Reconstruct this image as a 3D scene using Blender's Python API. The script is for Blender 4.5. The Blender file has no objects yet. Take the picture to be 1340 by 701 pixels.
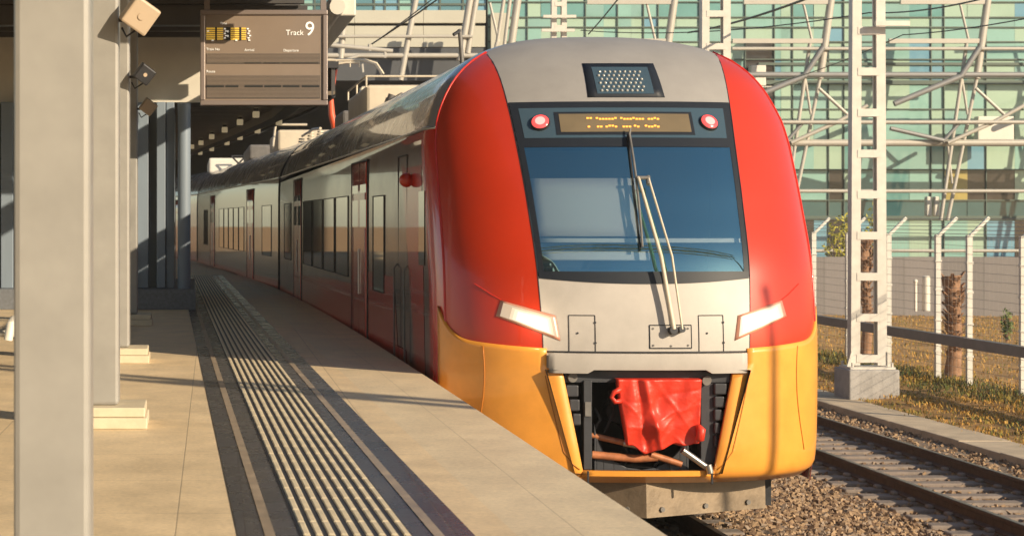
import bpy, math, random
from mathutils import Vector, Matrix
R = math.radians
S = bpy.context.scene
COL = S.collection
rnd = random.Random(7)

# ------------------------------------------------------------------ helpers
def pchip(tab):
    xs = [a for a, b in tab]; ys = [b for a, b in tab]; n = len(xs)
    h = [xs[i+1]-xs[i] for i in range(n-1)]; d = [(ys[i+1]-ys[i])/h[i] for i in range(n-1)]
    m = [d[0]]
    for i in range(1, n-1):
        if d[i-1]*d[i] <= 0: m.append(0.0)
        else:
            w1 = 2*h[i]+h[i-1]; w2 = h[i]+2*h[i-1]
            m.append((w1+w2)/(w1/d[i-1]+w2/d[i]))
    m.append(d[-1])
    def f(x):
        if x <= xs[0]: return ys[0]
        if x >= xs[-1]: return ys[-1]
        i = 0
        while x > xs[i+1]: i += 1
        t = (x-xs[i])/h[i]
        return ((1+2*t)*(1-t)**2*ys[i]+t*(1-t)**2*h[i]*m[i]+t*t*(3-2*t)*ys[i+1]+t*t*(t-1)*h[i]*m[i+1])
    return f

def lerp(a, b, t): return a+(b-a)*t
def lin(tab):
    def f(x):
        if x <= tab[0][0]: return tab[0][1]
        for (a, b), (c, d) in zip(tab, tab[1:]):
            if x <= c: return b+(d-b)*(x-a)/(c-a)
        return tab[-1][1]
    return f

CAMZ = 1.35
FPX = 2650.0
def P(px, py, Y): return Vector(((px-250)*Y/FPX, Y, CAMZ+(288-py)*Y/FPX))

class MB:
    def __init__(s): s.v = []; s.f = []; s.m = []; s.cm = 0; s.cuts = []
    def add(s, vs, fs):
        o = len(s.v); s.cuts.append((o, len(s.f))); s.v += [tuple(v) for v in vs]
        for f in fs: s.f.append(tuple(i+o for i in f)); s.m.append(s.cm)
        return s
    def bx(s, x0, x1, y0, y1, z0, z1):
        v = [(x, y, z) for z in (z0, z1) for y in (y0, y1) for x in (x0, x1)]
        return s.add(v, [(0,2,3,1),(4,5,7,6),(0,1,5,4),(2,6,7,3),(0,4,6,2),(1,3,7,5)])
    def obox(s, c, sx, sy, sz, M):
        v = [Vector(c)+M @ Vector((x*sx/2, y*sy/2, z*sz/2)) for z in (-1,1) for y in (-1,1) for x in (-1,1)]
        return s.add(v, [(0,2,3,1),(4,5,7,6),(0,1,5,4),(2,6,7,3),(0,4,6,2),(1,3,7,5)])
    def bar(s, a, b, w, h, up=(0,0,1)):
        a = Vector(a); b = Vector(b); d = (b-a).normalized(); u = Vector(up)
        if abs(d.dot(u)) > .98: u = Vector((0,1,0))
        r = d.cross(u).normalized(); u = r.cross(d)
        v = [p+r*x*w/2+u*z*h/2 for p in (a, b) for x, z in ((-1,-1),(1,-1),(1,1),(-1,1))]
        return s.add(v, [(3,2,1,0),(4,5,6,7),(0,1,5,4),(1,2,6,5),(2,3,7,6),(3,0,4,7)])
    def tube(s, pts, r, n=8, cap=True):
        pts = [Vector(p) for p in pts]; k = len(pts)
        rs = r if isinstance(r, (list, tuple)) else [r]*k
        vs = []; fs = []; prev = None
        for i, p in enumerate(pts):
            d = (pts[min(i+1,k-1)]-pts[max(i-1,0)]).normalized()
            if prev is None:
                u = Vector((0,0,1)) if abs(d.z) < .9 else Vector((1,0,0))
                u = (u-d*u.dot(d)).normalized()
            else:
                u = (prev-d*prev.dot(d)).normalized()
            prev = u; w = d.cross(u)
            for j in range(n):
                a = 2*math.pi*j/n
                vs.append(p+(u*math.cos(a)+w*math.sin(a))*rs[i])
        for i in range(k-1):
            for j in range(n):
                a = i*n+j; b = i*n+(j+1) % n
                fs.append((a, b, b+n, a+n))
        if cap: fs.append(tuple(range(n))[::-1]); fs.append(tuple(range((k-1)*n, k*n)))
        return s.add(vs, fs)
    def grid(s, rows, flip=False):
        n = len(rows[0]); vs = [p for r in rows for p in r]; fs = []
        for i in range(len(rows)-1):
            for j in range(n-1):
                q = (i*n+j, i*n+j+1, (i+1)*n+j+1, (i+1)*n+j)
                fs.append(q[::-1] if flip else q)
        return s.add(vs, fs)
    def prism(s, poly, y0, y1):          # polygon in x,z extruded along y
        n = len(poly)
        vs = [(x, y0, z) for x, z in poly]+[(x, y1, z) for x, z in poly]
        fs = [tuple(range(n)), tuple(range(2*n-1, n-1, -1))]
        fs += [(i, i+n, (i+1) % n+n, (i+1) % n) for i in range(n)]
        return s.add(vs, fs)
    def ball(s, c, r, n=10, sq=(1,1,1)):
        c = Vector(c); vs = []; fs = []; m = n//2
        for i in range(1, m):
            t = math.pi*i/m
            for j in range(n):
                a = 2*math.pi*j/n
                vs.append(c+Vector((sq[0]*r*math.sin(t)*math.cos(a), sq[1]*r*math.sin(t)*math.sin(a), sq[2]*r*math.cos(t))))
        top = len(vs); vs += [c+Vector((0,0,r*sq[2])), c-Vector((0,0,r*sq[2]))]
        for i in range(m-2):
            for j in range(n):
                fs.append((i*n+j, (i+1)*n+j, (i+1)*n+(j+1) % n, i*n+(j+1) % n))
        for j in range(n):
            fs.append((top, j, (j+1) % n)); fs.append((top+1, (m-2)*n+(j+1) % n, (m-2)*n+j))
        return s.add(vs, fs)
    def each(s, name, mat, parent=None, **kw):          # one object per piece added
        out = []; cu = s.cuts+[(len(s.v), len(s.f))]
        for (v0, f0), (v1, f1) in zip(cu, cu[1:]):
            b = MB(); b.v = s.v[v0:v1]; b.f = [tuple(i-v0 for i in f) for f in s.f[f0:f1]]; b.m = s.m[f0:f1]
            out.append(b.build(name, mat, parent, **kw))
        return out
    def build(s, name, mat, parent=None, smooth=None, bevel=0, solid=0, sub=0):
        L = Vector((0,0,0)); p = parent
        while p is not None: L += p.location; p = p.parent
        me = bpy.data.meshes.new(name)
        me.from_pydata([Vector(v)-L for v in s.v], [], s.f)
        ms = mat if isinstance(mat, list) else [mat]
        for m_ in ms: me.materials.append(m_)
        if len(ms) > 1: me.polygons.foreach_set('material_index', s.m)
        if smooth is not None:
            me.polygons.foreach_set('use_smooth', [True]*len(me.polygons))
            if smooth < 180: me.set_sharp_from_angle(angle=R(smooth))
        me.validate(); me.update()
        o = bpy.data.objects.new(name, me); COL.objects.link(o)
        if parent is not None: o.parent = parent
        if solid:
            md = o.modifiers.new('thickness', 'SOLIDIFY'); md.thickness = solid; md.offset = -1
        if bevel:
            md = o.modifiers.new('bevel', 'BEVEL'); md.width = bevel; md.segments = 2; md.limit_method = 'ANGLE'; md.angle_limit = R(40)
        return o

def tag(o, label=None, cat=None, group=None, kind=None):
    if label: o['label'] = label
    if cat: o['category'] = cat
    if group: o['group'] = group
    if kind: o['kind'] = kind
    return o
def thing(name, loc, label, cat, group=None):
    o = bpy.data.objects.new(name, None); COL.objects.link(o); o.location = loc
    o.empty_display_size = .2
    return tag(o, label, cat, group)
def copy_tree(o, parent=None):
    c = o.copy(); COL.objects.link(c)
    if parent is not None: c.parent = parent
    for ch in list(o.children): copy_tree(ch, c)
    return c

# ------------------------------------------------------------------ materials
def mat(name, col, rough=.5, metal=0, coat=0, var=.0, vscale=3, bump=0, bscale=40, rvar=0, emit=None, estr=0, spec=.5, stretch=None, dirt=0):
    m = bpy.data.materials.new(name); m.use_nodes = True
    nt = m.node_tree; b = nt.nodes['Principled BSDF']; L = nt.links.new
    b.inputs['Base Color'].default_value = (*col, 1); b.inputs['Roughness'].default_value = rough
    b.inputs['Metallic'].default_value = metal; b.inputs['Coat Weight'].default_value = coat
    b.inputs['Coat Roughness'].default_value = .03
    b.inputs['Specular IOR Level'].default_value = spec
    if emit:
        b.inputs['Emission Color'].default_value = (*emit, 1); b.inputs['Emission Strength'].default_value = estr
    if var or bump or rvar or dirt:
        tc = nt.nodes.new('ShaderNodeTexCoord'); src = tc.outputs['Object']
        if stretch:
            mp = nt.nodes.new('ShaderNodeMapping'); mp.inputs['Scale'].default_value = stretch
            L(src, mp.inputs[0]); src = mp.outputs[0]
    if var or rvar:
        n = nt.nodes.new('ShaderNodeTexNoise'); n.inputs['Scale'].default_value = vscale; n.inputs['Detail'].default_value = 6
        n.inputs['Roughness'].default_value = .65
        L(src, n.inputs['Vector'])
    if var:
        r = nt.nodes.new('ShaderNodeValToRGB')
        r.color_ramp.elements[0].position = .3; r.color_ramp.elements[1].position = .7
        r.color_ramp.elements[0].color = (*[c*(1-var) for c in col], 1); r.color_ramp.elements[1].color = (*[min(1, c*(1+var)) for c in col], 1)
        L(n.outputs['Fac'], r.inputs[0]); L(r.outputs[0], b.inputs['Base Color'])
    if rvar:
        mr = nt.nodes.new('ShaderNodeMapRange'); mr.inputs[1].default_value = .3; mr.inputs[2].default_value = .7
        mr.inputs[3].default_value = max(.02, rough-rvar); mr.inputs[4].default_value = min(1, rough+rvar)
        L(n.outputs['Fac'], mr.inputs[0]); L(mr.outputs[0], b.inputs['Roughness'])
    if bump:
        n2 = nt.nodes.new('ShaderNodeTexNoise'); n2.inputs['Scale'].default_value = bscale; n2.inputs['Detail'].default_value = 4
        L(src, n2.inputs['Vector'])
        bp = nt.nodes.new('ShaderNodeBump'); bp.inputs['Strength'].default_value = bump; bp.inputs['Distance'].default_value = .02
        L(n2.outputs['Fac'], bp.inputs['Height']); L(bp.outputs[0], b.inputs['Normal'])
    return m

def mat_paving(name, c1, c2, mortar, bw, rh, rough, msize=.006, rot=.6, bump=.3, nvar=.25):
    m = bpy.data.materials.new(name); m.use_nodes = True
    nt = m.node_tree; b = nt.nodes['Principled BSDF']; L = nt.links.new
    tc = nt.nodes.new('ShaderNodeTexCoord'); mp = nt.nodes.new('ShaderNodeMapping')
    mp.inputs['Rotation'].default_value = (0, 0, R(rot)); mp.inputs['Location'].default_value = (.16, .1, 0)
    L(tc.outputs['Object'], mp.inputs[0])
    br = nt.nodes.new('ShaderNodeTexBrick'); br.inputs['Scale'].default_value = 1
    br.inputs['Color1'].default_value = (*c1, 1); br.inputs['Color2'].default_value = (*c2, 1); br.inputs['Mortar'].default_value = (*mortar, 1)
    br.inputs['Mortar Size'].default_value = msize; br.inputs['Brick Width'].default_value = bw; br.inputs['Row Height'].default_value = rh
    br.offset = 0; br.inputs['Mortar Smooth'].default_value = .3
    L(mp.outputs[0], br.inputs['Vector'])
    n = nt.nodes.new('ShaderNodeTexNoise'); n.inputs['Scale'].default_value = 2.2; n.inputs['Detail'].default_value = 8; n.inputs['Roughness'].default_value = .7
    mp2 = nt.nodes.new('ShaderNodeMapping'); mp2.inputs['Scale'].default_value = (1.1, .8, 1); L(tc.outputs['Object'], mp2.inputs[0]); L(mp2.outputs[0], n.inputs['Vector'])
    mr = nt.nodes.new('ShaderNodeMapRange'); mr.inputs[1].default_value = .25; mr.inputs[2].default_value = .75; mr.inputs[3].default_value = 1-nvar; mr.inputs[4].default_value = 1+nvar
    L(n.outputs['Fac'], mr.inputs[0])
    mx = nt.nodes.new('ShaderNodeMix'); mx.data_type = 'RGBA'; mx.blend_type = 'MULTIPLY'; mx.inputs[0].default_value = 1
    sp = nt.nodes.new('ShaderNodeTexNoise'); sp.inputs['Scale'].default_value = 38; sp.inputs['Detail'].default_value = 5; L(tc.outputs['Object'], sp.inputs['Vector'])
    sr = nt.nodes.new('ShaderNodeMapRange'); sr.inputs[1].default_value = .3; sr.inputs[2].default_value = .62; sr.inputs[3].default_value = .86; sr.inputs[4].default_value = 1.03; L(sp.outputs['Fac'], sr.inputs[0])
    sm = nt.nodes.new('ShaderNodeMath'); sm.operation = 'MULTIPLY'; L(mr.outputs[0], sm.inputs[0]); L(sr.outputs[0], sm.inputs[1])
    L(br.outputs['Color'], mx.inputs[6]); L(sm.outputs[0], mx.inputs[7]); L(mx.outputs[2], b.inputs['Base Color'])
    mr2 = nt.nodes.new('ShaderNodeMapRange'); mr2.inputs[3].default_value = max(.05, rough-.12); mr2.inputs[4].default_value = rough+.15
    L(n.outputs['Fac'], mr2.inputs[0]); L(mr2.outputs[0], b.inputs['Roughness'])
    n3 = nt.nodes.new('ShaderNodeTexNoise'); n3.inputs['Scale'].default_value = 160; n3.inputs['Detail'].default_value = 3; L(tc.outputs['Object'], n3.inputs['Vector'])
    bp = nt.nodes.new('ShaderNodeBump'); bp.inputs['Strength'].default_value = bump; bp.inputs['Distance'].default_value = .003
    ad = nt.nodes.new('ShaderNodeMath'); ad.operation = 'MULTIPLY_ADD'; ad.inputs[1].default_value = -3
    L(br.outputs['Fac'], ad.inputs[0]); L(n3.outputs['Fac'], ad.inputs[2]); L(ad.outputs[0], bp.inputs['Height']); L(bp.outputs[0], b.inputs['Normal'])
    return m

M = {}
M['silver'] = mat('silver_paint', (.46,.42,.38), .5, .0, .0, var=.08, vscale=4, rvar=.06)
M['capgrey'] = mat('roof_cap_paint', (.30,.285,.27), .48, 0, 0, var=.08, vscale=2.5)
M['roofgrey'] = mat('roof_grey_paint', (.36,.35,.35), .25, .15, .5, var=.12, vscale=2, rvar=.1)
M['red'] = mat('red_paint', (.52,.034,.009), .34, 0, .35, var=.05, vscale=2)
M['redside'] = mat('dark_red_paint', (.58,.028,.014), .25, 0, .5, var=.08, bump=.12, bscale=.9, vscale=2)
M['orange'] = mat('orange_paint', (.82,.34,.05), .36, 0, .4, var=.09, vscale=3.5, rvar=.05)
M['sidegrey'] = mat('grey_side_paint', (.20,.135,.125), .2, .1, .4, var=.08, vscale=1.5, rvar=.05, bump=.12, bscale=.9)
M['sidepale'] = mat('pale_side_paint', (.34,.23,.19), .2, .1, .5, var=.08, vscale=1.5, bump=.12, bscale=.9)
M['black'] = mat('black_gloss', (.014,.018,.026), .5, 0, 0, spec=.3)
M['blackrub'] = mat('black_rubber', (.018,.018,.02), .6)
M['dark'] = mat('dark_metal', (.035,.036,.042), .5, .3, var=.3, vscale=9)
M['darkgrey'] = mat('dark_grey_paint', (.04,.042,.05), .5, .1, var=.2, vscale=6)
M['frame'] = mat('grey_frame_paint', (.16,.15,.14), .5, .1, var=.2, vscale=8)
M['plough'] = mat('bare_plough_steel', (.25,.19,.13), .5, .3, var=.25, vscale=4, rvar=.12, bump=.15, bscale=30)
M['steel'] = mat('bright_steel', (.6,.58,.55), .3, .9)
M['brownpipe'] = mat('brown_pipe', (.42,.16,.07), .45, .1, var=.4, vscale=10)
M['vinyl'] = mat('red_vinyl', (.68,.040,.018), .42, 0, .05, var=.12, vscale=6, bump=.35, bscale=14)
M['sideglass'] = mat('dark_side_glass', (.012,.014,.018), .05, 0, .6)
M['lampred'] = mat('red_lamp', (.7,.03,.03), .2, 0, .5, emit=(1,.10,.09), estr=1.0)
M['lampredin'] = mat('red_lamp_core', (.8,.2,.2), .3, emit=(1,.32,.28), estr=1.2)
M['headlens'] = mat('headlight_lens', (.34,.28,.23), .25, 0, 1, emit=(1,.76,.5), estr=.30)
M['headcore'] = mat('headlight_core', (1,.95,.85), .3, emit=(1,.93,.78), estr=4.5)
for k_, e_ in enumerate((.42,.6,.9,1.4,2.4)): M['glow%d' % k_] = mat('headlight_glow', (.4,.34,.28), .3, emit=(1,.80+.02*k_,.56+.04*k_), estr=e_)
M['led'] = mat('orange_led', (.6,.2,.02), .5, emit=(1,.38,.05), estr=1.5)
M['display'] = mat('display_panel', (.17,.13,.075), .3, 0, .4, var=.12, vscale=3)
M['dotled'] = mat('white_led_bead', (.5,.49,.45), .1, .3)
M['navy'] = mat('navy_cab', (.03,.06,.10), .5, 0, .2)
M['blind'] = mat('grey_roller_blind', (.72,.64,.58), .8)
M['cream'] = mat('cream_strip', (.8,.76,.68), .5)
M['post'] = mat('column_paint', (.31,.297,.275), .42, 0, .1, var=.10, vscale=3, rvar=.08)
M['base'] = mat('column_base_stone', (.62,.53,.38), .6, var=.1, vscale=6, bump=.1)
M['blue'] = mat('blue_cladding', (.22,.27,.33), .45, 0, .1, var=.07, vscale=3, stretch=(1,1,.2))
M['fascia'] = mat('fascia_white', (.62,.58,.50), .5, var=.05)
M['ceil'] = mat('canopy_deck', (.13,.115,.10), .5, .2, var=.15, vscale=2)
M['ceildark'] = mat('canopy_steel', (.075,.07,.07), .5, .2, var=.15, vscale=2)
M['slat'] = mat('soffit_slat', (.22,.17,.12), .4, .3, var=.2, vscale=2)
M['plinth'] = mat('plinth_granite', (.16,.17,.19), .45, var=.25, vscale=20)
M['board'] = mat('board_brown', (.23,.175,.135), .4, 0, .2, var=.05)
M['boardframe'] = mat('board_frame', (.27,.22,.20), .35, .4)
M['boarddark'] = mat('board_slats', (.09,.075,.065), .45)
M['boardslit'] = mat('board_slit', (.012,.012,.012), .5)
M['text'] = mat('white_lettering', (.85,.82,.76), .5, emit=(1,.95,.85), estr=.25)
M['yled'] = mat('yellow_led', (.7,.45,.05), .5, emit=(1,.62,.08), estr=.25)
M['speaker'] = mat('beige_speaker', (.50,.39,.28), .5, var=.05)
M['mast'] = mat('mast_paint', (.62,.58,.52), .45, .1, var=.1, vscale=5)
M['concrete'] = mat('concrete', (.36,.34,.32), .8, var=.2, vscale=4, bump=.3, bscale=25)
M['kerbc'] = mat('kerb_concrete', (.50,.40,.28), .8, var=.2, vscale=2.5, bump=.3, bscale=30)
M['sleeper'] = mat('sleeper_concrete', (.23,.185,.155), .85, var=.25, vscale=4, bump=.3, bscale=25)
M['rail'] = mat('rusty_rail', (.10,.048,.026), .7, .2, var=.35, vscale=8, bump=.2)
M['railtop'] = mat('worn_rail_head', (.20,.15,.12), .38, .7, var=.2, vscale=3)
M['st1'] = mat('gravel_tan', (.34,.225,.13), .85, var=.25, vscale=9)
M['st2'] = mat('gravel_brown', (.15,.09,.052), .85, var=.25, vscale=9)
M['st3'] = mat('gravel_grey', (.27,.20,.145), .85, var=.25, vscale=9)
M['soil'] = mat('dry_soil', (.36,.20,.065), .95, var=.45, vscale=.9, bump=.5, bscale=6)
M['ballastg'] = mat('ballast_bed', (.20,.145,.10), .95, var=.4, vscale=14, bump=1, bscale=22)
M['gr1'] = mat('grass_dry', (.52,.29,.06), .8)
M['gr2'] = mat('grass_olive', (.26,.20,.035), .8)
M['gr3'] = mat('grass_green', (.085,.11,.025), .8)
M['gr4'] = mat('grass_dark', (.05,.05,.02), .8)
M['wall'] = mat_paving('grey_block_wall', (.215,.195,.19), (.18,.165,.16), (.14,.13,.125), 1.3, .42, .8, .02, 0, .3, .1)
M['white'] = mat('white_paint', (.72,.68,.60), .5, var=.05)
M['fencep'] = mat('fence_post_paint', (.62,.60,.55), .45, .1, var=.1)
M['wire'] = mat('galvanised_wire', (.32,.30,.28), .5, .5)
M['cable'] = mat('dark_cable', (.03,.03,.032), .5, .2)
M['guard'] = mat('guard_rail_paint', (.16,.15,.16), .5, .2, var=.15)
M['truss'] = mat('truss_paint', (.46,.43,.38), .45, .1, var=.06)
M['trussgrey'] = mat('truss_grey', (.26,.26,.26), .45, .2, var=.06)
M['panel'] = mat('bridge_panel', (.50,.48,.40), .5, var=.05, vscale=.6)
M['darkpanel'] = mat('bridge_dark', (.07,.075,.085), .5, var=.15, vscale=.5)
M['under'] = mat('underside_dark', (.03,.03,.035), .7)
M['mull'] = mat('mullion', (.10,.13,.11), .5, .2)
G = [mat('glass_pale_green', (.26,.45,.40), .12, 0, .3, var=.10, vscale=.35, bump=.2, bscale=.7),
     mat('glass_cream_green', (.37,.50,.39), .15, 0, .3, var=.08, vscale=.35, bump=.2, bscale=.7),
     mat('glass_mid_green', (.15,.32,.30), .1, 0, .3, var=.18, vscale=.35, bump=.2, bscale=.7),
     mat('glass_pale_blue', (.17,.34,.44), .1, 0, .3, var=.08, vscale=.35, bump=.2, bscale=.7),
     mat('glass_dark_interior', (.055,.045,.04), .15, 0, .4, var=.5, vscale=.8),
     mat('glass_teal', (.05,.12,.13), .06, 0, .4, var=.25, vscale=.25),
     mat('glass_grey_green', (.24,.40,.36), .12, 0, .3, var=.12, vscale=.35, bump=.2, bscale=.7),
     mat('glass_ochre_interior', (.38,.30,.10), .25, 0, .3, var=.3, vscale=.5)]
M['palm'] = mat('palm_bark', (.27,.15,.085), .9, var=.45, vscale=7, bump=.6, bscale=12)
M['leafy'] = mat('shrub_yellow_green', (.38,.34,.04), .7, var=.3, vscale=4)
M['leafg'] = mat('plant_green', (.12,.16,.04), .7, var=.3, vscale=4)
M['potorange'] = mat('pantograph_orange', (.75,.10,.03), .4, 0, .4)
M['acbeige'] = mat('roof_unit_paint', (.60,.52,.40), .5, .1, var=.1)
M['tactdark'] = mat('tactile_groove', (.03,.03,.034), .5, var=.3, vscale=6)
M['tact'] = mat('tactile_bar', (.76,.63,.43), .5, var=.14, vscale=5, rvar=.1)
M['pave'] = mat_paving('beige_paving', (.80,.62,.39), (.76,.585,.365), (.50,.39,.25), 1.18, 1.18, .5, .004, .6, .35, .22)
M['pave2'] = mat_paving('beige_coping', (.78,.63,.42), (.74,.60,.40), (.54,.44,.30), .92, 1.5, .5, .003, 0, .35, .2)
M['stone'] = mat_paving('dark_stone', (.052,.050,.056), (.075,.068,.070), (.03,.028,.03), .30, .62, .26, .004, .63, .5, .5)
M['stoneline'] = mat('stone_pale_line', (.36,.28,.20), .4, var=.35, vscale=7, rvar=.1)
M['platside'] = mat('platform_wall', (.14,.13,.12), .9, var=.2)

def glass_mat():
    m = bpy.data.materials.new('cab_window_glass'); m.use_nodes = True
    nt = m.node_tree; nt.nodes.clear(); L = nt.links.new
    o = nt.nodes.new('ShaderNodeOutputMaterial'); mix = nt.nodes.new('ShaderNodeMixShader')
    t = nt.nodes.new('ShaderNodeBsdfTransparent'); t.inputs[0].default_value = (.82,.90,.94,1)
    g = nt.nodes.new('ShaderNodeBsdfGlossy'); g.inputs['Roughness'].default_value = .01; g.inputs[0].default_value = (.54,.98,1,1)
    lw = nt.nodes.new('ShaderNodeLayerWeight'); lw.inputs[0].default_value = .3
    f = nt.nodes.new('ShaderNodeMapRange'); f.inputs[3].default_value = .46; f.inputs[4].default_value = .95; L(lw.outputs['Facing'], f.inputs[0])
    L(f.outputs[0], mix.inputs[0]); L(t.outputs[0], mix.inputs[1]); L(g.outputs[0], mix.inputs[2]); L(mix.outputs[0], o.inputs[0])
    return m
M['cabglass'] = glass_mat()

# ------------------------------------------------------------------ world, sun, camera
AZ = 135.0; EL = 22.0
w = bpy.data.worlds.new("World"); S.world = w; w.use_nodes = True
nt = w.node_tree; sk = nt.nodes.new('ShaderNodeTexSky'); sk.sky_type = 'NISHITA'; sk.sun_disc = False
sk.sun_elevation = R(EL); sk.sun_rotation = R(AZ); sk.air_density = 1.0; sk.dust_density = .6; sk.ozone_density = 1.2
nt.links.new(sk.outputs[0], nt.nodes['Background'].inputs[0]); nt.nodes['Background'].inputs[1].default_value = .09
sd = bpy.data.lights.new('sun', 'SUN'); sd.energy = 5.0; sd.angle = R(.5); sd.color = (1,.83,.59)
so = bpy.data.objects.new('sun', sd); COL.objects.link(so)
ts = Vector((math.sin(R(AZ))*math.cos(R(EL)), math.cos(R(AZ))*math.cos(R(EL)), math.sin(R(EL))))
so.rotation_euler = ts.to_track_quat('Z', 'Y').to_euler(); so.location = (30,-20,30)
cd = bpy.data.cameras.new('camera'); cam = bpy.data.objects.new('camera', cd); COL.objects.link(cam)
cam.location = (0,0,CAMZ); cam.rotation_euler = (R(90),0,0)
cd.sensor_width = 36; cd.lens = FPX/1340*36; cd.shift_x = 420/1340; cd.shift_y = -62.5/1340
cd.clip_start = .1; cd.clip_end = 2000
cd.dof.use_dof = True; cd.dof.focus_distance = 18; cd.dof.aperture_fstop = 6.3
S.camera = cam
S.view_settings.view_transform = 'Standard'; S.view_settings.look = 'None'; S.view_settings.gamma = 1; S.view_settings.exposure = 0.38

# ------------------------------------------------------------------ ground and platform
def dev(Y):
    return 1.3e-5*max(0, Y-10)**3 if Y < 75 else 1.3e-5*65**3+.165*(Y-75)
def edge(Y): return 2.06-dev(Y)
YS = [-3+2*i for i in range(46)]
def prof_strip(name, xf0, xf1, z, m, ys=YS, kind='structure', nx=1):
    b = MB(); rows = []
    for y in ys: rows.append([(lerp(xf0(y), xf1(y), k/nx), y, z) for k in range(nx+1)])
    b.grid(rows); return tag(b.build(name, m), kind=kind)

b = MB(); b.grid([[(x, y, -2.6) for x in (-600, 600)] for y in (-200, 1200)])
tag(b.build('ground', M['soil']), kind='structure')
dl = lambda y: -.011*(y-8.66)
b = MB(); rows = []
for y in YS: rows.append([(-9, y, 0), (1.20+dl(y), y, 0), (1.40+dl(y)*.6, y, 0)])
b.grid(rows); tag(b.build('platform_paving', M['pave']), kind='structure')
b = MB(); rows = []
for y in YS: rows.append([(min(1.40+dl(y)*.6, edge(y)-.1), y, 0.0), (edge(y)-.02, y, 0.0), (edge(y), y, -.02), (edge(y), y, -.22), (edge(y)-.12, y, -.24)])
b.grid(rows); tag(b.build('platform_edge', M['pave2']), kind='structure')
b = MB(); b.grid([[(edge(y)-.12, y, -.24), (edge(y)-.12, y, -1.9)] for y in YS]); tag(b.build('platform_wall', M['platside']), kind='structure')
YN = [3+1.5*i for i in range(32)]
prof_strip('dark_stone_strip', lambda y: .20+dl(y), lambda y: 1.215+dl(y), .004, M['stone'], YN)
for a in (.315, 1.035):
    prof_strip('pale_stone_line', lambda y: a+dl(y), lambda y: a+.045+dl(y), .008, M['stoneline'], YN)
prof_strip('tactile_bed', lambda y: .465+dl(y), lambda y: .945+dl(y), .008, M['tactdark'], YN)
b = MB()
for k in range(9):
    c0 = .478+k*.0536; 
    for i in range(len(YN)-1):
        for j in range(4):
            ya = lerp(YN[i], YN[i+1], j/4)+.004; yb = lerp(YN[i], YN[i+1], (j+1)/4)-.004
            x0 = c0+dl(ya); x1 = c0+dl(yb); wd = .031
            b.add([(x0,ya,.009),(x0+wd,ya,.009),(x1+wd,yb,.009),(x1,yb,.009),(x0+.005,ya+.005,.015),(x0+wd-.005,ya+.005,.015),(x1+wd-.005,yb-.005,.015),(x1+.005,yb-.005,.015)],
                  [(4,5,6,7),(0,1,5,4),(1,2,6,5),(2,3,7,6),(3,0,4,7)])
tag(b.build('tactile_paving', M['tact']), kind='structure')

def gz(x):
    return lin([(1.9,-1.56),(5.2,-1.58),(6.3,-1.84),(7.6,-1.97),(11.3,-1.97)])(x)
b = MB(); xs = [1.9+.4*i for i in range(23)]+[11.3]; yy = [-2+2*i for i in range(66)]
b.grid([[(x, y, gz(x)+rnd.uniform(-.015,.015)) for x in xs] for y in yy]); tag(b.build('ballast_bed', M['ballastg']), kind='structure')
b = MB(); rows = []
for y in [-5+1.0*i for i in range(76)]:
    rows.append([(11.9+.8*i, y, (-1.89,-1.83,-1.76)[min(i,2)]+(rnd.uniform(-.03,.03) if i else 0)) for i in range(39)])
b.grid(rows); tag(b.build('dry_grass_ground', M['soil'], smooth=180), kind='structure')
b = MB()
for i in range(55):
    y0 = -2+1.5*i; b.bx(11.18, 11.95, y0+.006, y0+1.494, -2.2, -1.86+rnd.uniform(-.006,.006))
tag(b.build('concrete_kerb', M['kerbc'], bevel=.012), kind='structure')

# gravel
def stones(name, n, xr, yr, zf, smin, smax, skip=None):
    b = MB()
    for i in range(n):
        x = rnd.uniform(*xr); y = yr[0]+(yr[1]-yr[0])*rnd.random()**1.25
        if skip and skip(x, y): continue
        s = rnd.uniform(smin, smax); b.cm = rnd.choice((0,0,0,1,1,2))
        c = Vector((x, y, zf(x)+s*rnd.uniform(-.1,.45)))
        q = Matrix.Rotation(rnd.uniform(0,6.28),3,Vector((rnd.gauss(0,1),rnd.gauss(0,1),rnd.gauss(0,1))).normalized())
        sx, sy, sz = s*rnd.uniform(.6,1), s*rnd.uniform(.5,.9), s*rnd.uniform(.4,.7)
        v = []
        for p in ((-1,-1,-1),(1,-1,-1),(1,1,-1),(-1,1,-1),(-1,-1,1),(1,-1,1),(1,1,1),(-1,1,1)):
            k = rnd.uniform(.35,.62)
            v.append(c+q @ Vector((p[0]*sx*k, p[1]*sy*k, p[2]*sz*k)))
        b.add(v, [(0,3,2,1),(4,5,6,7),(0,1,5,4),(1,2,6,5),(2,3,7,6),(3,0,4,7)])
    return tag(b.build(name, [M['st1'],M['st2'],M['st3']]), kind='stuff')
stones('gravel', 19000, (4.2,7.9), (14.5,28), gz, .032, .07)
stones('gravel', 12000, (7.6,11.2), (16,46), lambda x: -1.97, .032, .065, lambda x, y: abs(x-9.245) < 1.3 and abs(((y-15.5+.29) % .58)-.29) < .135 and rnd.random() < .85)

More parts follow.
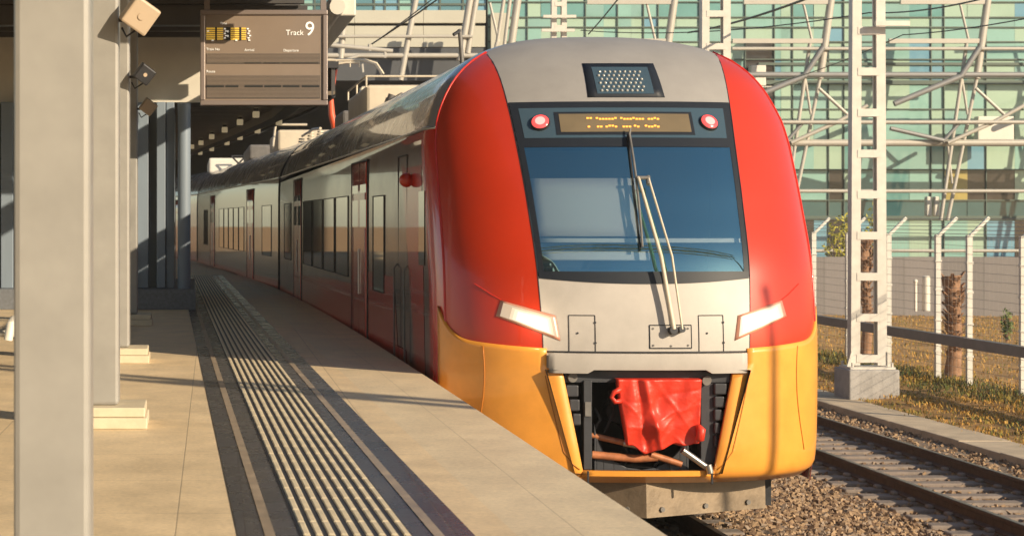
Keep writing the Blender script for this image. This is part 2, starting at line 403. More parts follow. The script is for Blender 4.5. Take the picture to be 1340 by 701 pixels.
# ------------------------------------------------------------------ tracks
def track(cx, zt, y0, y1, label, sy0, sy1):
    t = thing('railway_track', (cx, y0, zt-.2), label, 'railway track', 'railway tracks')
    for s in (-1, 1):
        x = cx+s*.735
        pf = [(-.075,-.16),(.075,-.16),(.075,-.145),(.014,-.125),(.010,-.05),(.036,-.035),(.036,-.004),(.030,0),(-.030,0),(-.036,-.004),(-.036,-.035),(-.010,-.05),(-.014,-.125),(-.075,-.145)]
        b = MB(); b.prism([(x+a, zt+c) for a, c in pf], y0, y1)
        r = b.build('rail', M['rail'], t)
        h = MB(); h.bx(x-.026, x+.026, y0, y1, zt+.0015, zt+.004); h.build('rail_head', M['railtop'], r)
    y = sy0
    while y < sy1:
        b = MB(); dx = rnd.uniform(-.02,.02)
        b.bx(cx-1.28+dx, cx+1.28+dx, y-.125, y+.125, zt-.36, zt-.165)
        for s in (-1,1):
            b.bx(cx+s*.735-.15, cx+s*.735-.07, y-.06, y+.06, zt-.17, zt-.12); b.bx(cx+s*.735+.07, cx+s*.735+.15, y-.06, y+.06, zt-.17, zt-.12)
        b.build('sleeper', M['sleeper'], t, bevel=.02); y += .58
    return t
track(3.87, -1.37, 5, 95, 'railway track under the red and orange train beside the platform', 9, 22)
track(9.245, -1.76, 5, 95, 'empty rusty railway track on gravel to the right of the train', 15.5, 52)

# ------------------------------------------------------------------ grass
def grass(name, n, xr, yr, hmin, hmax, mats, clump=.09, z=-1.74, zf=None, pw=1.5, wts=None, blades=6):
    b = MB()
    for i in range(n):
        x = rnd.uniform(*xr); y = yr[0]+(yr[1]-yr[0])*rnd.random()**pw
        k = math.sin(x*1.9+y*.7)+math.sin(y*.9-x*1.1+2)+rnd.gauss(0,.7)
        idx = 0 if k < .2 else 1 if k < 1.2 else 2 if k < 2.1 else 3
        if wts: idx = rnd.choices(range(len(mats)), wts)[0]
        for j in range(blades):
            b.cm = idx if rnd.random() < .75 else rnd.randrange(len(mats))
            a = rnd.uniform(0,6.28); l = rnd.uniform(hmin,hmax); p = Vector((x+rnd.gauss(0,clump), y+rnd.gauss(0,clump), (zf(x) if zf else z)-.01))
            d = Vector((math.cos(a), math.sin(a), 0)); e = Vector((-d.y, d.x, 0))*rnd.uniform(.004,.012)
            bend = rnd.uniform(.2,1.0)*l; q = p+d*bend*.4+Vector((0,0,l*.6)); t = p+d*bend+Vector((0,0,l*rnd.uniform(.6,1)))
            b.add([p-e,p+e,q+e*.8,q-e*.8,t],[(0,1,2,3),(3,2,4)])
    return tag(b.build(name, mats), kind='stuff')
grass('dry_grass', 5200, (11.97,15.5), (22,48), .025, .09, [M['gr1'],M['gr2'],M['gr3'],M['gr4']], .1, zf=lambda x: -1.87 if x < 12.4 else -1.80 if x < 13.2 else -1.75)
grass('dry_grass', 3600, (14.5,28), (30,65.5), .03, .10, [M['gr1'],M['gr2'],M['gr3']], .2, pw=1.0, wts=(8,3,1), blades=5)
grass('weeds', 800, (13.7,14.9), (27,52), .05, .17, [M['gr4'],M['gr3'],M['gr2']], .12, wts=(5,3,2), blades=9)

# ------------------------------------------------------------------ station building
FY = 75.0
bd = thing('station_building', (20,FY,-1.9), 'glass station concourse with pale green panes, bridging the tracks behind the train', 'station building')
pxs = [638,662,690,708,726,766,790,808,826,842,861,885,915,945,975,1013,1022,1037,1065,1084,1104,1125,1150,1190,1218,1235,1266,1290,1328,1360,1400,1440,1500]
pys = [-220,-160,-110,-70,-30,3,23,36,55,78,108,143,186,222,262,285,338,412]
rg = random.Random(21)
gb = MB(); mu = MB()
for i in range(len(pxs)-1):
    for j in range(len(pys)-1):
        a = P(pxs[i], pys[j+1], FY); c = P(pxs[i+1], pys[j], FY)
        k = rg.choices(range(8), (6,9,.5,.5,0,0,4,0))[0]
        if j < 6 and rg.random() < .25: k = 2
        if j == 13: k = rg.choices((1,0,2,4,7),(4,3,3,1.6,.6))[0]
        if j == 14: k = 5
        if j == 15: k = rg.choices((0,3,4,1),(4,3,2,2))[0]
        if j == 16: k = 4
        if 972 <= pxs[i] < 1012 and 8 <= j <= 10: k = 4
        if 1190 <= pxs[i] < 1235 and j == 9: k = 3
        if 1266 <= pxs[i] < 1328 and j == 13: k = 4
        gb.cm = k; dy = rg.uniform(-.012,.012); tl = rg.uniform(-.012,.012)
        gb.add([(a.x,FY+dy,a.z),(c.x,FY+dy+tl,a.z),(c.x,FY+dy+tl,c.z),(a.x,FY+dy,c.z)],[(0,1,2,3)])
gb.build('glass_facade', G, bd)
for i, x in enumerate(pxs):
    if i % 5 in (1,3): continue
    p = P(x, 300, FY).x; mu.bx(p-.017, p+.017, FY-.06, FY+.02, -1.9, 16)
for y in pys: z = P(0, y, FY).z; th = .075 if y in (108,285) else .02; mu.bx(11, 36, FY-.075, FY+.03, z-th, z+th)
for z in (P(0,84,FY).z, P(0,101,FY).z): mu.bx(21, 36, FY-.085, FY+.035, z-.05, z+.05)
mu.build('mullion', M['mull'], bd)
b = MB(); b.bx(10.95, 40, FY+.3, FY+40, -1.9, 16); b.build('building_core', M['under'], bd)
# air conditioner before dark panes whose colour stands for a shaded opening
a = P(984,112,FY-.6); b = MB(); b.bx(a.x, a.x+.55, FY-.5, FY-.1, a.z, a.z+.75); b.bx(a.x-.4, a.x+.9, FY-.55, FY-.05, a.z-.1, a.z-.02)
b.build('air_conditioner', M['white'], bd, bevel=.03)
# bridge part over the tracks
b = MB()
zt, zm, zb = P(0,14,FY).z, P(0,32.5,FY).z, P(0,62,FY).z
for i in range(13):
    x0 = -22+2.55*i; x1 = x0+2.54
    if x1 > 10.9: x1 = 10.9
    if x0 >= 10.9: break
    b.bx(x0, x1, FY-.1, FY+.3, zm+.05, zt); b.bx(x0, x1, FY-.05, FY+.3, zb, zm-.05)
b.build('bridge_fascia', M['panel'], bd, bevel=.01)
b = MB(); x0 = P(636,0,FY).x; b.bx(x0+.15, P(661,0,FY).x, FY-.25, FY-.06, -1, P(0,18,FY).z); b.build('bridge_pier_panel', M['panel'], bd)
b = MB(); b.bx(-22, 10.9, FY, FY+.3, P(0,75,FY).z, zb-.02); b.bx(-22, 10.9, FY+.2, FY+.5, P(0,105,FY).z, P(0,76,FY).z); b.build('bridge_beam', M['darkpanel'], bd)
b = MB(); b.bx(-22, 10.9, FY+.55, FY+45, P(0,104,FY).z, zt); b.bx(-7.5, 10.9, FY+45, FY+45.4, -2.6, 8); b.build('bridge_underside', M['under'], bd)  # dark end wall added, cut short so the train side mirrors open sky
gb = MB(); mu = MB()
px = 200
while px < 636:
    wd = rg.choice((14,18,24,30)); a = P(px, 13.5, FY); c = P(min(px+wd, 636), -40, FY)
    for (z0, z1) in ((a.z, a.z+.36), (a.z+.36, c.z)):
        gb.cm = rg.choices((0,1,2,3),(1.2,3,1.2,1))[0]
        gb.add([(a.x,FY+.05,z0),(c.x,FY+.05,z0),(c.x,FY+.05,z1),(a.x,FY+.05,z1)],[(0,1,2,3)])
    mu.bx(a.x-.03, a.x+.03, FY, FY+.08, a.z, c.z); px += wd
mu.bx(-2, 10.9, FY-.005, FY+.075, P(0,6,FY).z-.04, P(0,6,FY).z+.04)
gb.build('bridge_glass', [G[3], mat('bridge_blue_glass', (.10,.22,.26), .08, 0, .4), G[5], G[0]], bd); mu.build('bridge_mullion', M['mull'], bd)
# steel trusses in front of the glass
TY = 72.4
def T(px, py, dy=0): return P(px, py, TY+dy)
for (y, x0, x1, r, mm, dy) in ((64,958,1340,.065,'truss',-.2),(98,800,1600,.10,'trussgrey',-.1),(160,800,1600,.07,'truss',-.35),(187,700,1600,.125,'truss',0),(250,700,1600,.065,'truss',-.4),(328,700,1600,.06,'truss',-.3),
                               (48,380,618,.055,'truss',-.2),(73,380,625,.09,'truss',0)):
    b = MB(); b.tube([T(x0,y,dy), T(x1,y,dy)], r, 10); b.build('horizontal_tube', M[mm], bd, smooth=60)
for k in range(-1,3):
    o = 1073+205*k
    for (y, x0, x1) in ((54,-115,5),(3,-100,12)):
        b = MB(); b.bar(T(o+x0,y), T(o+x1,y), .16, .16); b.build('outrigger_beam', M['truss'], bd)
for k in range(-2,3):
    o = 1278+205*(k-1)
    low = 300 if o > 1000 else 120
    segs = [((15,-4),(0,103),.17,'truss'), ((0,103),(-38,288),.085,'truss'), ((-13,56),(-47,288),.085,'truss'), ((-20,98),(-12,150),.06,'truss'), ((-38,188),(-32,240),.05,'truss'), ((-22,4),(-10,55),.06,'truss')]
    for (p, q, r, mm) in segs:
        if q[1] > low: q = (lerp(p[0], q[0], (low-p[1])/(q[1]-p[1])), low)
        b = MB(); b.tube([T(o+p[0],p[1]), T(o+q[0],q[1])], r*.82, 8); b.build('raking_strut', M[mm], bd, smooth=60)
    for (p, q, r, mm) in [((-108,136),(-21,100),.13,'trussgrey'),((-21,100),(4,62),.13,'trussgrey'),((-1,116),(36,150),.08,'truss'),((-38,187),(22,160),.09,'truss'),((22,160),(62,138),.09,'truss'),((-113,168),(-43,184),.10,'trussgrey'),((-43,184),(-20,158),.08,'trussgrey')]:
        if o < 1000 and p[1] > 110: continue
        b = MB(); b.tube([T(o+p[0],p[1],-.25), T(o+q[0],q[1],-.25)], r*.8, 8); b.build('cross_brace', M[mm], bd, smooth=60)
for (p, q, r) in (((545,-5),(524,105),.11),((616,-5),(602,80),.13),((624,-5),(612,70),.10),((450,20),(446,78),.12),((660,-5),(650,60),.07),((668,-5),(660,60),.07)):
    b = MB(); b.tube([T(*p), T(*q)], r, 8); b.build('raking_strut', M['truss'], bd, smooth=60)
b = MB(); b.bx(T(1217,0).x, T(1224,0).x, TY+.3, TY+.6, T(0,283).z, T(0,257).z); b.bx(T(1227,0).x, T(1234,0).x, TY+.3, TY+.6, T(0,283).z, T(0,257).z); b.build('wall_lamp', M['white'], bd, bevel=.04)
b = MB(); b.bx(T(1297,0).x, T(1345,0).x, TY+1.2, TY+1.6, T(0,184).z, T(0,150).z); b.build('white_duct', M['white'], bd, bevel=.03)

# wall in front of the building
wl = MB(); wl.bx(11, 40, 66, 66.3, -1.9, P(0,336,66).z)
tag(wl.build('block_wall', M['wall']), 'low grey block wall behind the fence in front of the glass building', 'wall')
b = MB(); b.tube([P(1212,407,60), P(1212,362,60)], .115, 10); b.ball(P(1212,362,60), .115, 10, (1,1,.3)); tag(b.build('bollard', M['white'], smooth=50), 'stout pale bollard standing before the grey block wall', 'bollard')
b = MB(); b.tube([P(1198,407,60), P(1198,368,60)], .05, 8); b.ball(P(1198,368,60), .07, 8); tag(b.build('bollard', M['white'], smooth=50), 'thin pale post beside the stout bollard at the block wall', 'bollard')

# ------------------------------------------------------------------ shrubs, palm trunks
def shrub(name, c, rx, rz, n, m, label, leaf=.06, stem=True):
    t = thing(name, c, label, 'shrub'); c = Vector(c)
    b = MB()
    for i in range(n):
        d = Vector((rnd.gauss(0,1), rnd.gauss(0,1), rnd.gauss(0,1))).normalized()*rnd.random()**.5
        p = c+Vector((d.x*rx, d.y*rx, rz*(1+d.z)))
        u = Vector((rnd.gauss(0,1),rnd.gauss(0,1),rnd.gauss(0,1))).normalized()*leaf; v = u.orthogonal().normalized()*leaf*.5
        b.add([p-u,p+v,p+u,p-v],[(0,1,2,3)])
    b.build('foliage', m, t)
    b = MB()
    for i in range(5):
        a = i*1.3; b.tube([c+Vector((0,0,-.1)), c+Vector((math.cos(a)*rx*.3,math.sin(a)*rx*.3,rz*.7)), c+Vector((math.cos(a)*rx*.6,math.sin(a)*rx*.6,rz*1.5))], [.03,.02,.008], 5)
    b.build('stem', M['palm'], t)
    return t
shrub('shrub', (P(1105,300,69).x,69,-1.8), .75, 1.75, 900, M['leafy'], 'yellow green shrub showing over the grey block wall left of the lattice mast', .09)
shrub('shrub', (P(1145,300,69.5).x,69.5,-1.8), .4, 1.95, 600, M['leafy'], 'slim yellow shrub behind the block wall, showing through the bars of the lattice mast', .09)
shrub('shrub', (P(1318,440,52).x,52,-1.72), .16, .42, 160, M['leafg'], 'small leafy plant in the dry grass behind the fence', .07)
def palm(c, h, r, label):
    t = thing('palm_trunk', c, label, 'tree stump', 'cut palm trunks'); c = Vector(c)
    b = MB(); pts = []; rs = []
    for i in range(13):
        z = h*i/12; pts.append(c+Vector((.04*math.sin(z*2), .03*math.cos(z*3), z))); rs.append(r*(1.15-.35*math.sin(min(1,i/9)*math.pi*.8)+.25*max(0,i-9)/3)*rnd.uniform(.92,1.08))
    b.tube(pts, rs, 12); b.build('trunk', M['palm'], t, smooth=60)
    b = MB()
    for i in range(120):
        z = h*rnd.uniform(.25,1.0); a = rnd.uniform(0,6.28); rr = r*(1.0 if z < h*.72 else 1.25)
        p = c+Vector((math.cos(a)*rr*.85, math.sin(a)*rr*.85, z)); d = Vector((math.cos(a), math.sin(a), rnd.uniform(.5,1.2)))
        s = Vector((-math.sin(a), math.cos(a), 0))*rnd.uniform(.03,.055); l = rnd.uniform(.05,.16)
        b.add([p-s,p+s,p+d*l+s*.6,p+d*l-s*.6,p+Vector((0,0,-.06))],[(0,1,2,3),(0,4,1)])
    b.build('leaf_base', M['palm'], t, solid=.012)
palm((P(1247,490,40).x,40,-1.75), 2.0, .155, 'shaggy brown cut palm trunk behind the fence, in full view')
palm((P(1133,445,47).x,47,-1.75), 2.7, .12, 'slim brown palm trunk seen through the lattice of the mast')

# ------------------------------------------------------------------ fence
gy = 10.2
gt = thing('catenary_gantry', (2,gy,-1.9), 'overhead lattice gantry across the tracks in front of the train, mirrored in its windscreen', 'gantry')
for x in (14.6, -9.6):
    b = MB(); b.bx(x-.05, x+.05, gy-.05, gy+.05, -2 if x > 0 else 0, 11); b.build('leg', M['mast'], gt)
for yy in (gy-.3, gy+.3):
    for z in (10.2, 10.85):
        b = MB(); b.bx(-9.6, 14.7, yy-.05, yy+.05, z-.05, z+.05); b.build('chord', M['mast'], gt)
    x = -9.5; k = 0
    while x < 13:
        b = MB(); b.bar((x,yy,10.2 if k % 2 else 10.85),(x+1.8,yy,10.85 if k % 2 else 10.2), .05, .05); b.build('lacing_bar', M['mast'], gt); x += 1.8; k += 1
sp = thing('shadow_post', (12.1,10.05,-1.9), 'short slim post added out of view on the right to cast a streak on the train nose', 'post')  # unseen post, added only for its shadow streak on the orange fairing
b = MB(); b.tube([(12.1,10.05,-2),(12.1,10.05,4.9)], [.05,.04], 12); b.build('shaft', M['mast'], sp, smooth=60)
b = MB(); b.bx(11.9,12.3,9.85,10.25,-2,-1.7); b.build('footing', M['concrete'], sp, bevel=.02)
fn = thing('wire_fence', (14.6,35,-1.75), 'tall wire fence with white posts and slanted tops along the dry grass', 'fence')
FX = 14.6
fys = [30.5,33,35.55,38.0,39.6,42.4,45,47.5,50.2,53,56,59]
for y in fys:
    b = MB(); b.bx(FX-.05, FX+.05, y-.05, y+.05, -1.85, 1.07)
    b.bar((FX,y,1.03), (FX+.38,y+.02,1.40), .06, .06, (0,1,0))
    for z in (-1.2,-.6,0,.55): b.bx(FX-.062, FX+.062, y-.062, y+.062, z-.02, z+.02)
    b.build('post', M['fencep'], fn)
b = MB()
for i in range(17):
    z = -1.6+.165*i; b.tube([(FX-.055,y,z+rnd.uniform(-.012,.012)) for y in fys], .0035, 4)
for i in range(5):
    k = (i+.5)/5; b.tube([(FX+.38*k,y,1.05+.36*k) for y in fys], .006, 4)
y = 30.5
while y < 59: b.tube([(FX-.052,y,-1.7),(FX-.052,y,1.05)], .0016, 3); y += .2
b.build('wire_mesh', M['wire'], fn)
b = MB(); b.bx(FX-.22, FX-.07, 28, 60, -1.03, -.84); b.build('lower_rail', M['guard'], fn)

# ------------------------------------------------------------------ masts
def mast(X, Y, w, ztop, label, base=True, zb=-1.27, pitch=.74, arms=(), taper=.1, d=.17, lw=.165):
    t = thing('lattice_mast', (X,Y,-1.74), label, 'catenary mast', 'lattice catenary masts')
    for s in (-1,1):
        b = MB()
        for yy in (-d/2, d/2):
            b.bar((X+s*(w/2-lw/2), Y+yy, zb), (X+s*(w/2-lw/2)-(taper*.5*s), Y+yy, ztop), lw, .05, (0,1,0))
        b.bar((X+s*(w/2-.015), Y, zb), (X+s*(w/2-.015)-(taper*.5*s), Y, ztop), .025, d-.05, (0,1,0))
        b.build('leg', M['mast'], t)
    z = zb+.12; k = 0
    while z < ztop:
        f = (z-zb)/(ztop-zb); ww = w-lw*1.2-taper*f
        b = MB(); b.bx(X-ww/2, X+ww/2, Y-d/2-.034, Y-d/2-.02, z-.07, z+.07); b.bx(X-ww/2, X+ww/2, Y+d/2+.02, Y+d/2+.034, z-.07, z+.07)
        b.each('batten_plate', M['mast'], t); z += pitch
    if base:
        b = MB(); b.bx(X-.46, X+.44, Y-.44, Y+.44, -2.05, zb-.06); b.build('foundation_block', M['concrete'], t, bevel=.02)
        b = MB(); b.bx(X-w/2-.08, X+w/2+.08, Y-.33, Y+.33, zb-.058, zb-.02)
        for sx in (-1,1):
            for sy in (-1,1): b.tube([(X+sx*(w/2+.03),Y+sy*.29,zb-.03),(X+sx*(w/2+.03),Y+sy*.29,zb+.06)], .025, 6)
        for sx in (-1,1):
            b.add([(X+sx*w/2,Y-.03-d/2,zb-.02),(X+sx*(w/2+.08),Y-.03-d/2,zb-.02),(X+sx*w/2,Y-.03-d/2,zb+.25),(X+sx*w/2,Y-.05-d/2,zb-.02),(X+sx*(w/2+.08),Y-.05-d/2,zb-.02),(X+sx*w/2,Y-.05-d/2,zb+.25)],[(0,1,2),(5,4,3),(0,3,4,1),(1,4,5,2),(2,5,3,0)])
        b.build('base_plate', M['mast'], t)
    for (z, x0, x1) in arms:
        b = MB(); b.bar((X+x0,Y-.3,z),(X+x1,Y-.3,z), .08, .09); b.each('arm', M['mast'], t)
    return t
mast(12.25, 36.7, .65, 10, 'white lattice mast on a concrete block beside the empty track', arms=((4.88,.05,.66),))
mast(11.9, 46, .70, 12, 'wide white lattice mast rising behind the right side of the train roof', zb=-1.5, d=.22)
mast(11.8, 65, .55, 13, 'small far lattice mast with short arms above the middle of the train roof', zb=-1.6, pitch=.75, arms=((P(0,23,65).z,-.55,.5),(P(0,41,65).z,-.6,.45)))
mast(12.25, 4.6, .60, 9.5, d=.12, lw=.12, label='nearest lattice mast, outside the picture on the right, casting the twin shadow')

# ------------------------------------------------------------------ overhead wires
def wire(a, b_, sag, r, label, n=14):
    a = Vector(a); b_ = Vector(b_); pts = []
    for i in range(n+1):
        t = i/n; p = a.lerp(b_, t); p.z -= sag*4*t*(1-t); pts.append(p)
    m = MB(); m.tube(pts, r, 5); return tag(m.build('overhead_wire', M['cable'], smooth=180), label, 'overhead wire', 'overhead wires')
wire(P(900,43,60), P(1080,-11,40), .1, .028, 'thick dark wire rising steeply to the top edge right of the train roof')
wire(P(760,40,64), P(1137,17,50), .25, .016, 'thin sagging wire running behind the wide mast')
wire(P(1137,17,50), P(1300,-5,38), .1, .018, 'thin wire leaving the lattice mast towards the top right corner')
wire(P(1000,113,62), P(1181,46,45), .1, .012, 'faint thin wire slanting up to the arm of the lattice mast')
wire(P(1181,46,45), P(1360,21,38), .05, .013, 'thin wire from the mast arm to the right picture edge')
wire(P(483,60,55), P(580,-6,50), .02, .022, 'grey stay wire slanting up from the tube arm behind the board')
wire(P(480,63,55), P(572,-6,50), .02, .016, 'second stay wire just under its twin behind the board')
wire(P(770,45,60), P(812,-5,52), .02, .02, 'short slanting wire above the silver train roof')

# ------------------------------------------------------------------ canopy
cn = thing('platform_canopy', (-1,31,0), 'dark steel canopy with ribbed deck and slatted soffit over the platform', 'canopy')
b = MB()
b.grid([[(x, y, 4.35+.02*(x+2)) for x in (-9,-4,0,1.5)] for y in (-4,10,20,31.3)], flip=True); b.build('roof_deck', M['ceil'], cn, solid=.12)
y = -3.5; 
while y < 31: b2 = MB(); b2.bx(-9, 1.45, y-.06, y+.06, 4.12, 4.30); b2.build('purlin', M['ceildark'], cn); y += .95
for (y) in (1.2,7.3,13.35,19.35,26.2):
    b = MB(); b.bx(-9, 1.5, y-.12, y+.12, 3.86, 4.11); b.build('cross_beam', M['ceildark'], cn)
b = MB(); b.bx(P(432,0,26).x, P(465,0,26).x, 25.9, 31.2, P(0,22,26).z, P(0,-6,26).z); b.build('edge_gutter', M['fascia'], cn, bevel=.02)
b = MB(); b.tube([(P(441,0,25.7).x, 25.6, P(0,10,25.7).z), (P(441,0,25.7).x, 31, P(0,10,25.7).z)], .10, 14); b.build('downpipe', M['fascia'], cn, smooth=50)
b = MB(); b.bx(-9, 1.85, 31.3, 31.5, P(0,134,31.3).z, 4.25); b.build('end_fascia', M['fascia'], cn)
b = MB()
y = 31.6; xe = lin([(31.6,2.25),(36,2.15),(45,1.45),(55.7,.55),(65,-.6),(72,-1.7)])
while y < 72:
    b.bx(xe(y)-8, xe(y), y, y+.34, 3.30, 3.36); y += .48
b.build('soffit_slat', M['slat'], cn)
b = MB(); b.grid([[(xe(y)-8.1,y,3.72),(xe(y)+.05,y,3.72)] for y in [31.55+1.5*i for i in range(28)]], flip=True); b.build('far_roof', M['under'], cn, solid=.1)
b = MB()
ys = [31.6+2.0*i for i in range(21)]
for off, wd, z0, z1 in ((-.62,.24,3.14,3.295),(-.03,.06,3.26,3.75)):
    for y0, y1 in zip(ys, ys[1:]):
        for x in (0,):
            b.bar((xe(y0)+off,y0,(z0+z1)/2),(xe(y1)+off,y1,(z0+z1)/2), wd, z1-z0)
b.build('edge_beam', M['ceildark'], cn)
# lamps in two rows
lm = thing('soffit_lamp', (0,0,0), 'small square lamp hanging under the far canopy soffit beside the edge beam', 'lamp', 'small lamps under the far canopy')
b = MB(); b.bx(-.06,.06,-.06,.06,-.055,.055); b.build('lamp_glass', mat('lamp_glass', (.85,.75,.55), .4, emit=(1,.78,.45), estr=.2), lm, bevel=.015)
b = MB(); b.bx(-.04,.04,-.04,.04,.056,.13); b.build('lamp_cap', M['ceildark'], lm)
first = True
for (px, py, Y) in ((365,160,38.3),(337,171,41.9),(314,180,45.4),(297,187,48.7),(277,195,52.7),(262,200,55.7),(335,150,35.5),(314,160,38.4),(294,170,41.5),(277,179,45),(263,187,48.5),(251,192,51.4)):
    o = lm if first else copy_tree(lm); first = False; o.location = P(px, py, Y)

# columns
def column(xr, Y, wd, z1, label, base=True):
    t = thing('canopy_column', (xr-wd/2,Y+wd/2,0), label, 'column', 'columns along the canopy')
    b = MB(); b.bx(xr-wd, xr, Y, Y+wd, .14 if base else 0, z1); b.build('post', M['post'], t, bevel=.022)
    b = MB(); b.bx(xr-wd-.18, xr+.19, Y-.18, Y+wd+.18, 0.001, .075); b.bx(xr-wd-.165, xr+.175, Y-.165, Y+wd+.165, .077, .14); b.build('base_plinth', M['base'], t, bevel=.008)
    return t
column(-.349, 7.0, .265, 3.86, 'nearest and largest pale column, blurred at the left edge of the platform')
column(-.473, 13.25, .27, 3.86, 'second pale column with a sunlit two step stone base')
column(-.585, 19.25, .27, 3.86, 'third pale column, narrow strip with a small sunlit base')
column(-.690, 26.1, .27, 3.86, 'fourth column, slim and in shadow beside the blue cladding')

# speakers / lamps on columns
def speaker(px, py, Y, s, rot, m, label, xcol):
    c = P(px, py, Y); t = thing('loudspeaker', c, label, 'loudspeaker', 'tilted boxes on the columns')
    Mx = Matrix.Rotation(R(22),3,'Z') @ Matrix.Rotation(R(rot),3,'Y') @ Matrix.Rotation(R(18),3,'X')
    b = MB(); b.obox(c, s, s*.55, s, Mx); b.build('housing', m, t, bevel=s*.07)
    b = MB(); n = Mx @ Vector((0,-1,0)); p = c+n*s*.28; b.tube([p, p+n*s*.03], s*.12, 14); b.build('badge', M['speaker'], t, smooth=40)
    b = MB(); b.tube([(xcol,Y+.13,c.z-.02),(c.x-s*.25,Y+.10,c.z-.02)], .014, 8); b.tube([(xcol+.02,Y+.14,c.z-.07),(xcol+.05,Y+.11,c.z-.13),(c.x-s*.1,Y+.12,c.z-.08)], .008, 6); b.build('bracket', M['dark'], t, smooth=60)
speaker(183, 20, 13.15, .195, 32, M['speaker'], 'largest tilted beige loudspeaker box high on the second column', -.473)
speaker(189, 97, 19.15, .16, 34, M['dark'], 'dark tilted box on the third column in shadow', -.585)  # same box as its neighbours, shade put into the dark housing colour
speaker(194, 140, 25.9, .175, 34, M['speaker'], 'small beige tilted box on the fourth column', -.690)

# kiosk with blue cladding
kx = thing('clad_stair_housing', (-3,33,0), 'blue grey clad block with vertical panels on a granite plinth at the platform', 'building')
b = MB(); b.bx(-6.5, .07, 30.55, 36, .001, .31); b.build('plinth', M['plinth'], kx, bevel=.01)
X0 = lambda px: P(px,0,31).x
b = MB(); b.bx(-6.4, X0(227), 31.35, 35.5, .31, P(0,134,31.3).z-.01); b.build('core_wall', M['blue'], kx)
for (p0, p1, y0) in ((-260,-210,31.0),(-205,-150,31.0),(-146,-60,31.0),(-56,-2,31.0),(1,17,31.0),(20,70,31.1),(100,150,31.1),(155,176,31.0),(178,194,31.12),(205,216.5,31.0),(217.5,228,31.06)):
    b = MB(); b.bx(X0(p0), X0(p1), y0, 31.34, .31, P(0,134,31.3).z-.012); b.build('cladding_panel', M['blue'], kx, bevel=.01)
b = MB(); b.tube([(P(241,0,30.9).x,30.9,.31),(P(241,0,30.9).x,30.9,3.13)], .098, 20); tag(b.build('round_column', M['blue'], smooth=50), 'round blue grey pipe column at the corner of the plinth by the train', 'column')

# bench
bn = thing('platform_bench', (-1.9,16.3,0), 'white metal bench end peeking out at the far left behind the nearest column', 'bench')
b = MB(); 
for k in range(5): b.bx(-3.2, -1.48, 16.1+.1*k, 16.18+.1*k, .43, .455)
b.build('seat', M['white'], bn, bevel=.006)
b = MB(); b.tube([(-1.45,16.05,.40),(-1.43,16.05,.52),(-1.43,16.3,.55),(-1.44,16.6,.53),(-1.45,16.62,.40)], .035, 8); b.build('armrest', M['white'], bn, smooth=60)
for x in (-3.0,-1.6):
    b = MB(); b.bx(x-.03, x+.03, 16.15, 16.2, 0.001, .43); b.bx(x-.03, x+.03, 16.5, 16.55, 0.001, .43); b.bx(x-.028, x+.028, 16.1, 16.6, .40, .428); b.build('leg', M['dark'], bn)

# ------------------------------------------------------------------ information board
def text(s, size, loc, name, m, parent, align='LEFT', ext=.002):
    c = bpy.data.curves.new('lettering', 'FONT'); c.body = s; c.size = size; c.align_x = align; c.extrude = ext
    to = bpy.data.objects.new('lettering', c); COL.objects.link(to)
    bpy.context.view_layer.update()
    me = bpy.data.meshes.new_from_object(to.evaluated_get(bpy.context.evaluated_depsgraph_get()))
    bpy.data.objects.remove(to); me.materials.clear(); me.materials.append(m)
    o = bpy.data.objects.new(name, me); COL.objects.link(o); o.parent = parent
    L = Vector((0,0,0)); p = parent
    while p is not None: L += p.location; p = p.parent
    o.location = Vector(loc)-L; o.rotation_euler = (R(90),0,0); return o
BY = 25.0
ib = thing('information_board', P(345,75,BY), 'hanging brown platform board reading Track 9 with yellow clock digits', 'sign')
x0, x1 = P(262,0,BY).x, P(429,0,BY).x; z0, z1 = P(0,138,BY).z, P(0,13,BY).z; fw = .062
b = MB(); b.bx(x0+.03, x1-.03, BY+.03, BY+.24, z0+.03, z1-.03); b.build('panel', M['board'], ib)
b = MB(); b.bx(x0,x1,BY,BY+.26,z0,z0+fw); b.bx(x0,x1,BY,BY+.26,z1-fw,z1); b.bx(x0,x0+fw,BY+.001,BY+.259,z0+fw,z1-fw); b.bx(x1-fw,x1,BY+.001,BY+.259,z0+fw,z1-fw); b.build('frame', M['boardframe'], ib, bevel=.012)
for px in (271, 424):
    b = MB(); a = P(px,0,BY).x; b.bx(a-.035,a+.035,BY+.09,BY+.16,z1+.001,4.2); b.build('hanger', M['boardframe'], ib)
def brect(pa, pb, qa, qb, y=BY+.024): return (P(pa,0,BY).x, P(pb,0,BY).x, y, BY+.031, P(0,qb,BY).z, P(0,qa,BY).z)
for (qa, qb) in ((70,83.5),(98.5,129)):
    b = MB(); b.bx(*brect(270,419,qa,qb)); w_ = b.build('slat_window', M['boarddark'], ib)
    b = MB(); q = qa+.8
    while q < qb-1: b.bx(*brect(270.5,418.5,q,q+.7,BY+.019)); q += 1.7
    b.each('slat', M['board'], w_)
b = MB()
for (a, c) in ((270,293),(295,312),(320,344),(346,368),(370,392),(395,418)): b.bx(*brect(a,c,111.5,114.5,BY+.016))
for (a, c) in ((320,342),(345,366),(369,417)): b.bx(*brect(a,c,81.6,82.7,BY+.016))
b.each('display_slit', M['boardslit'], ib)
b = MB(); k = 0
for (a, c) in ((270,281.5),(284,292),(302,313),(316,322)):
    for r in range(6): b.bx(*brect(a,c,36.4+r*2.8,38.0+r*2.8,BY+.018))
b.each('clock_digit', M['yled'], ib)
b = MB()
for (a, q) in ((293,37),(294.5,40),(293,43),(294.5,46),(293,49),(323,37),(325,40),(324,43),(326,46),(324,49),(325,52),(277,52),(308,52),(271,40)): b.bx(*brect(a,a+2.6,q,q+1.6,BY+.014))
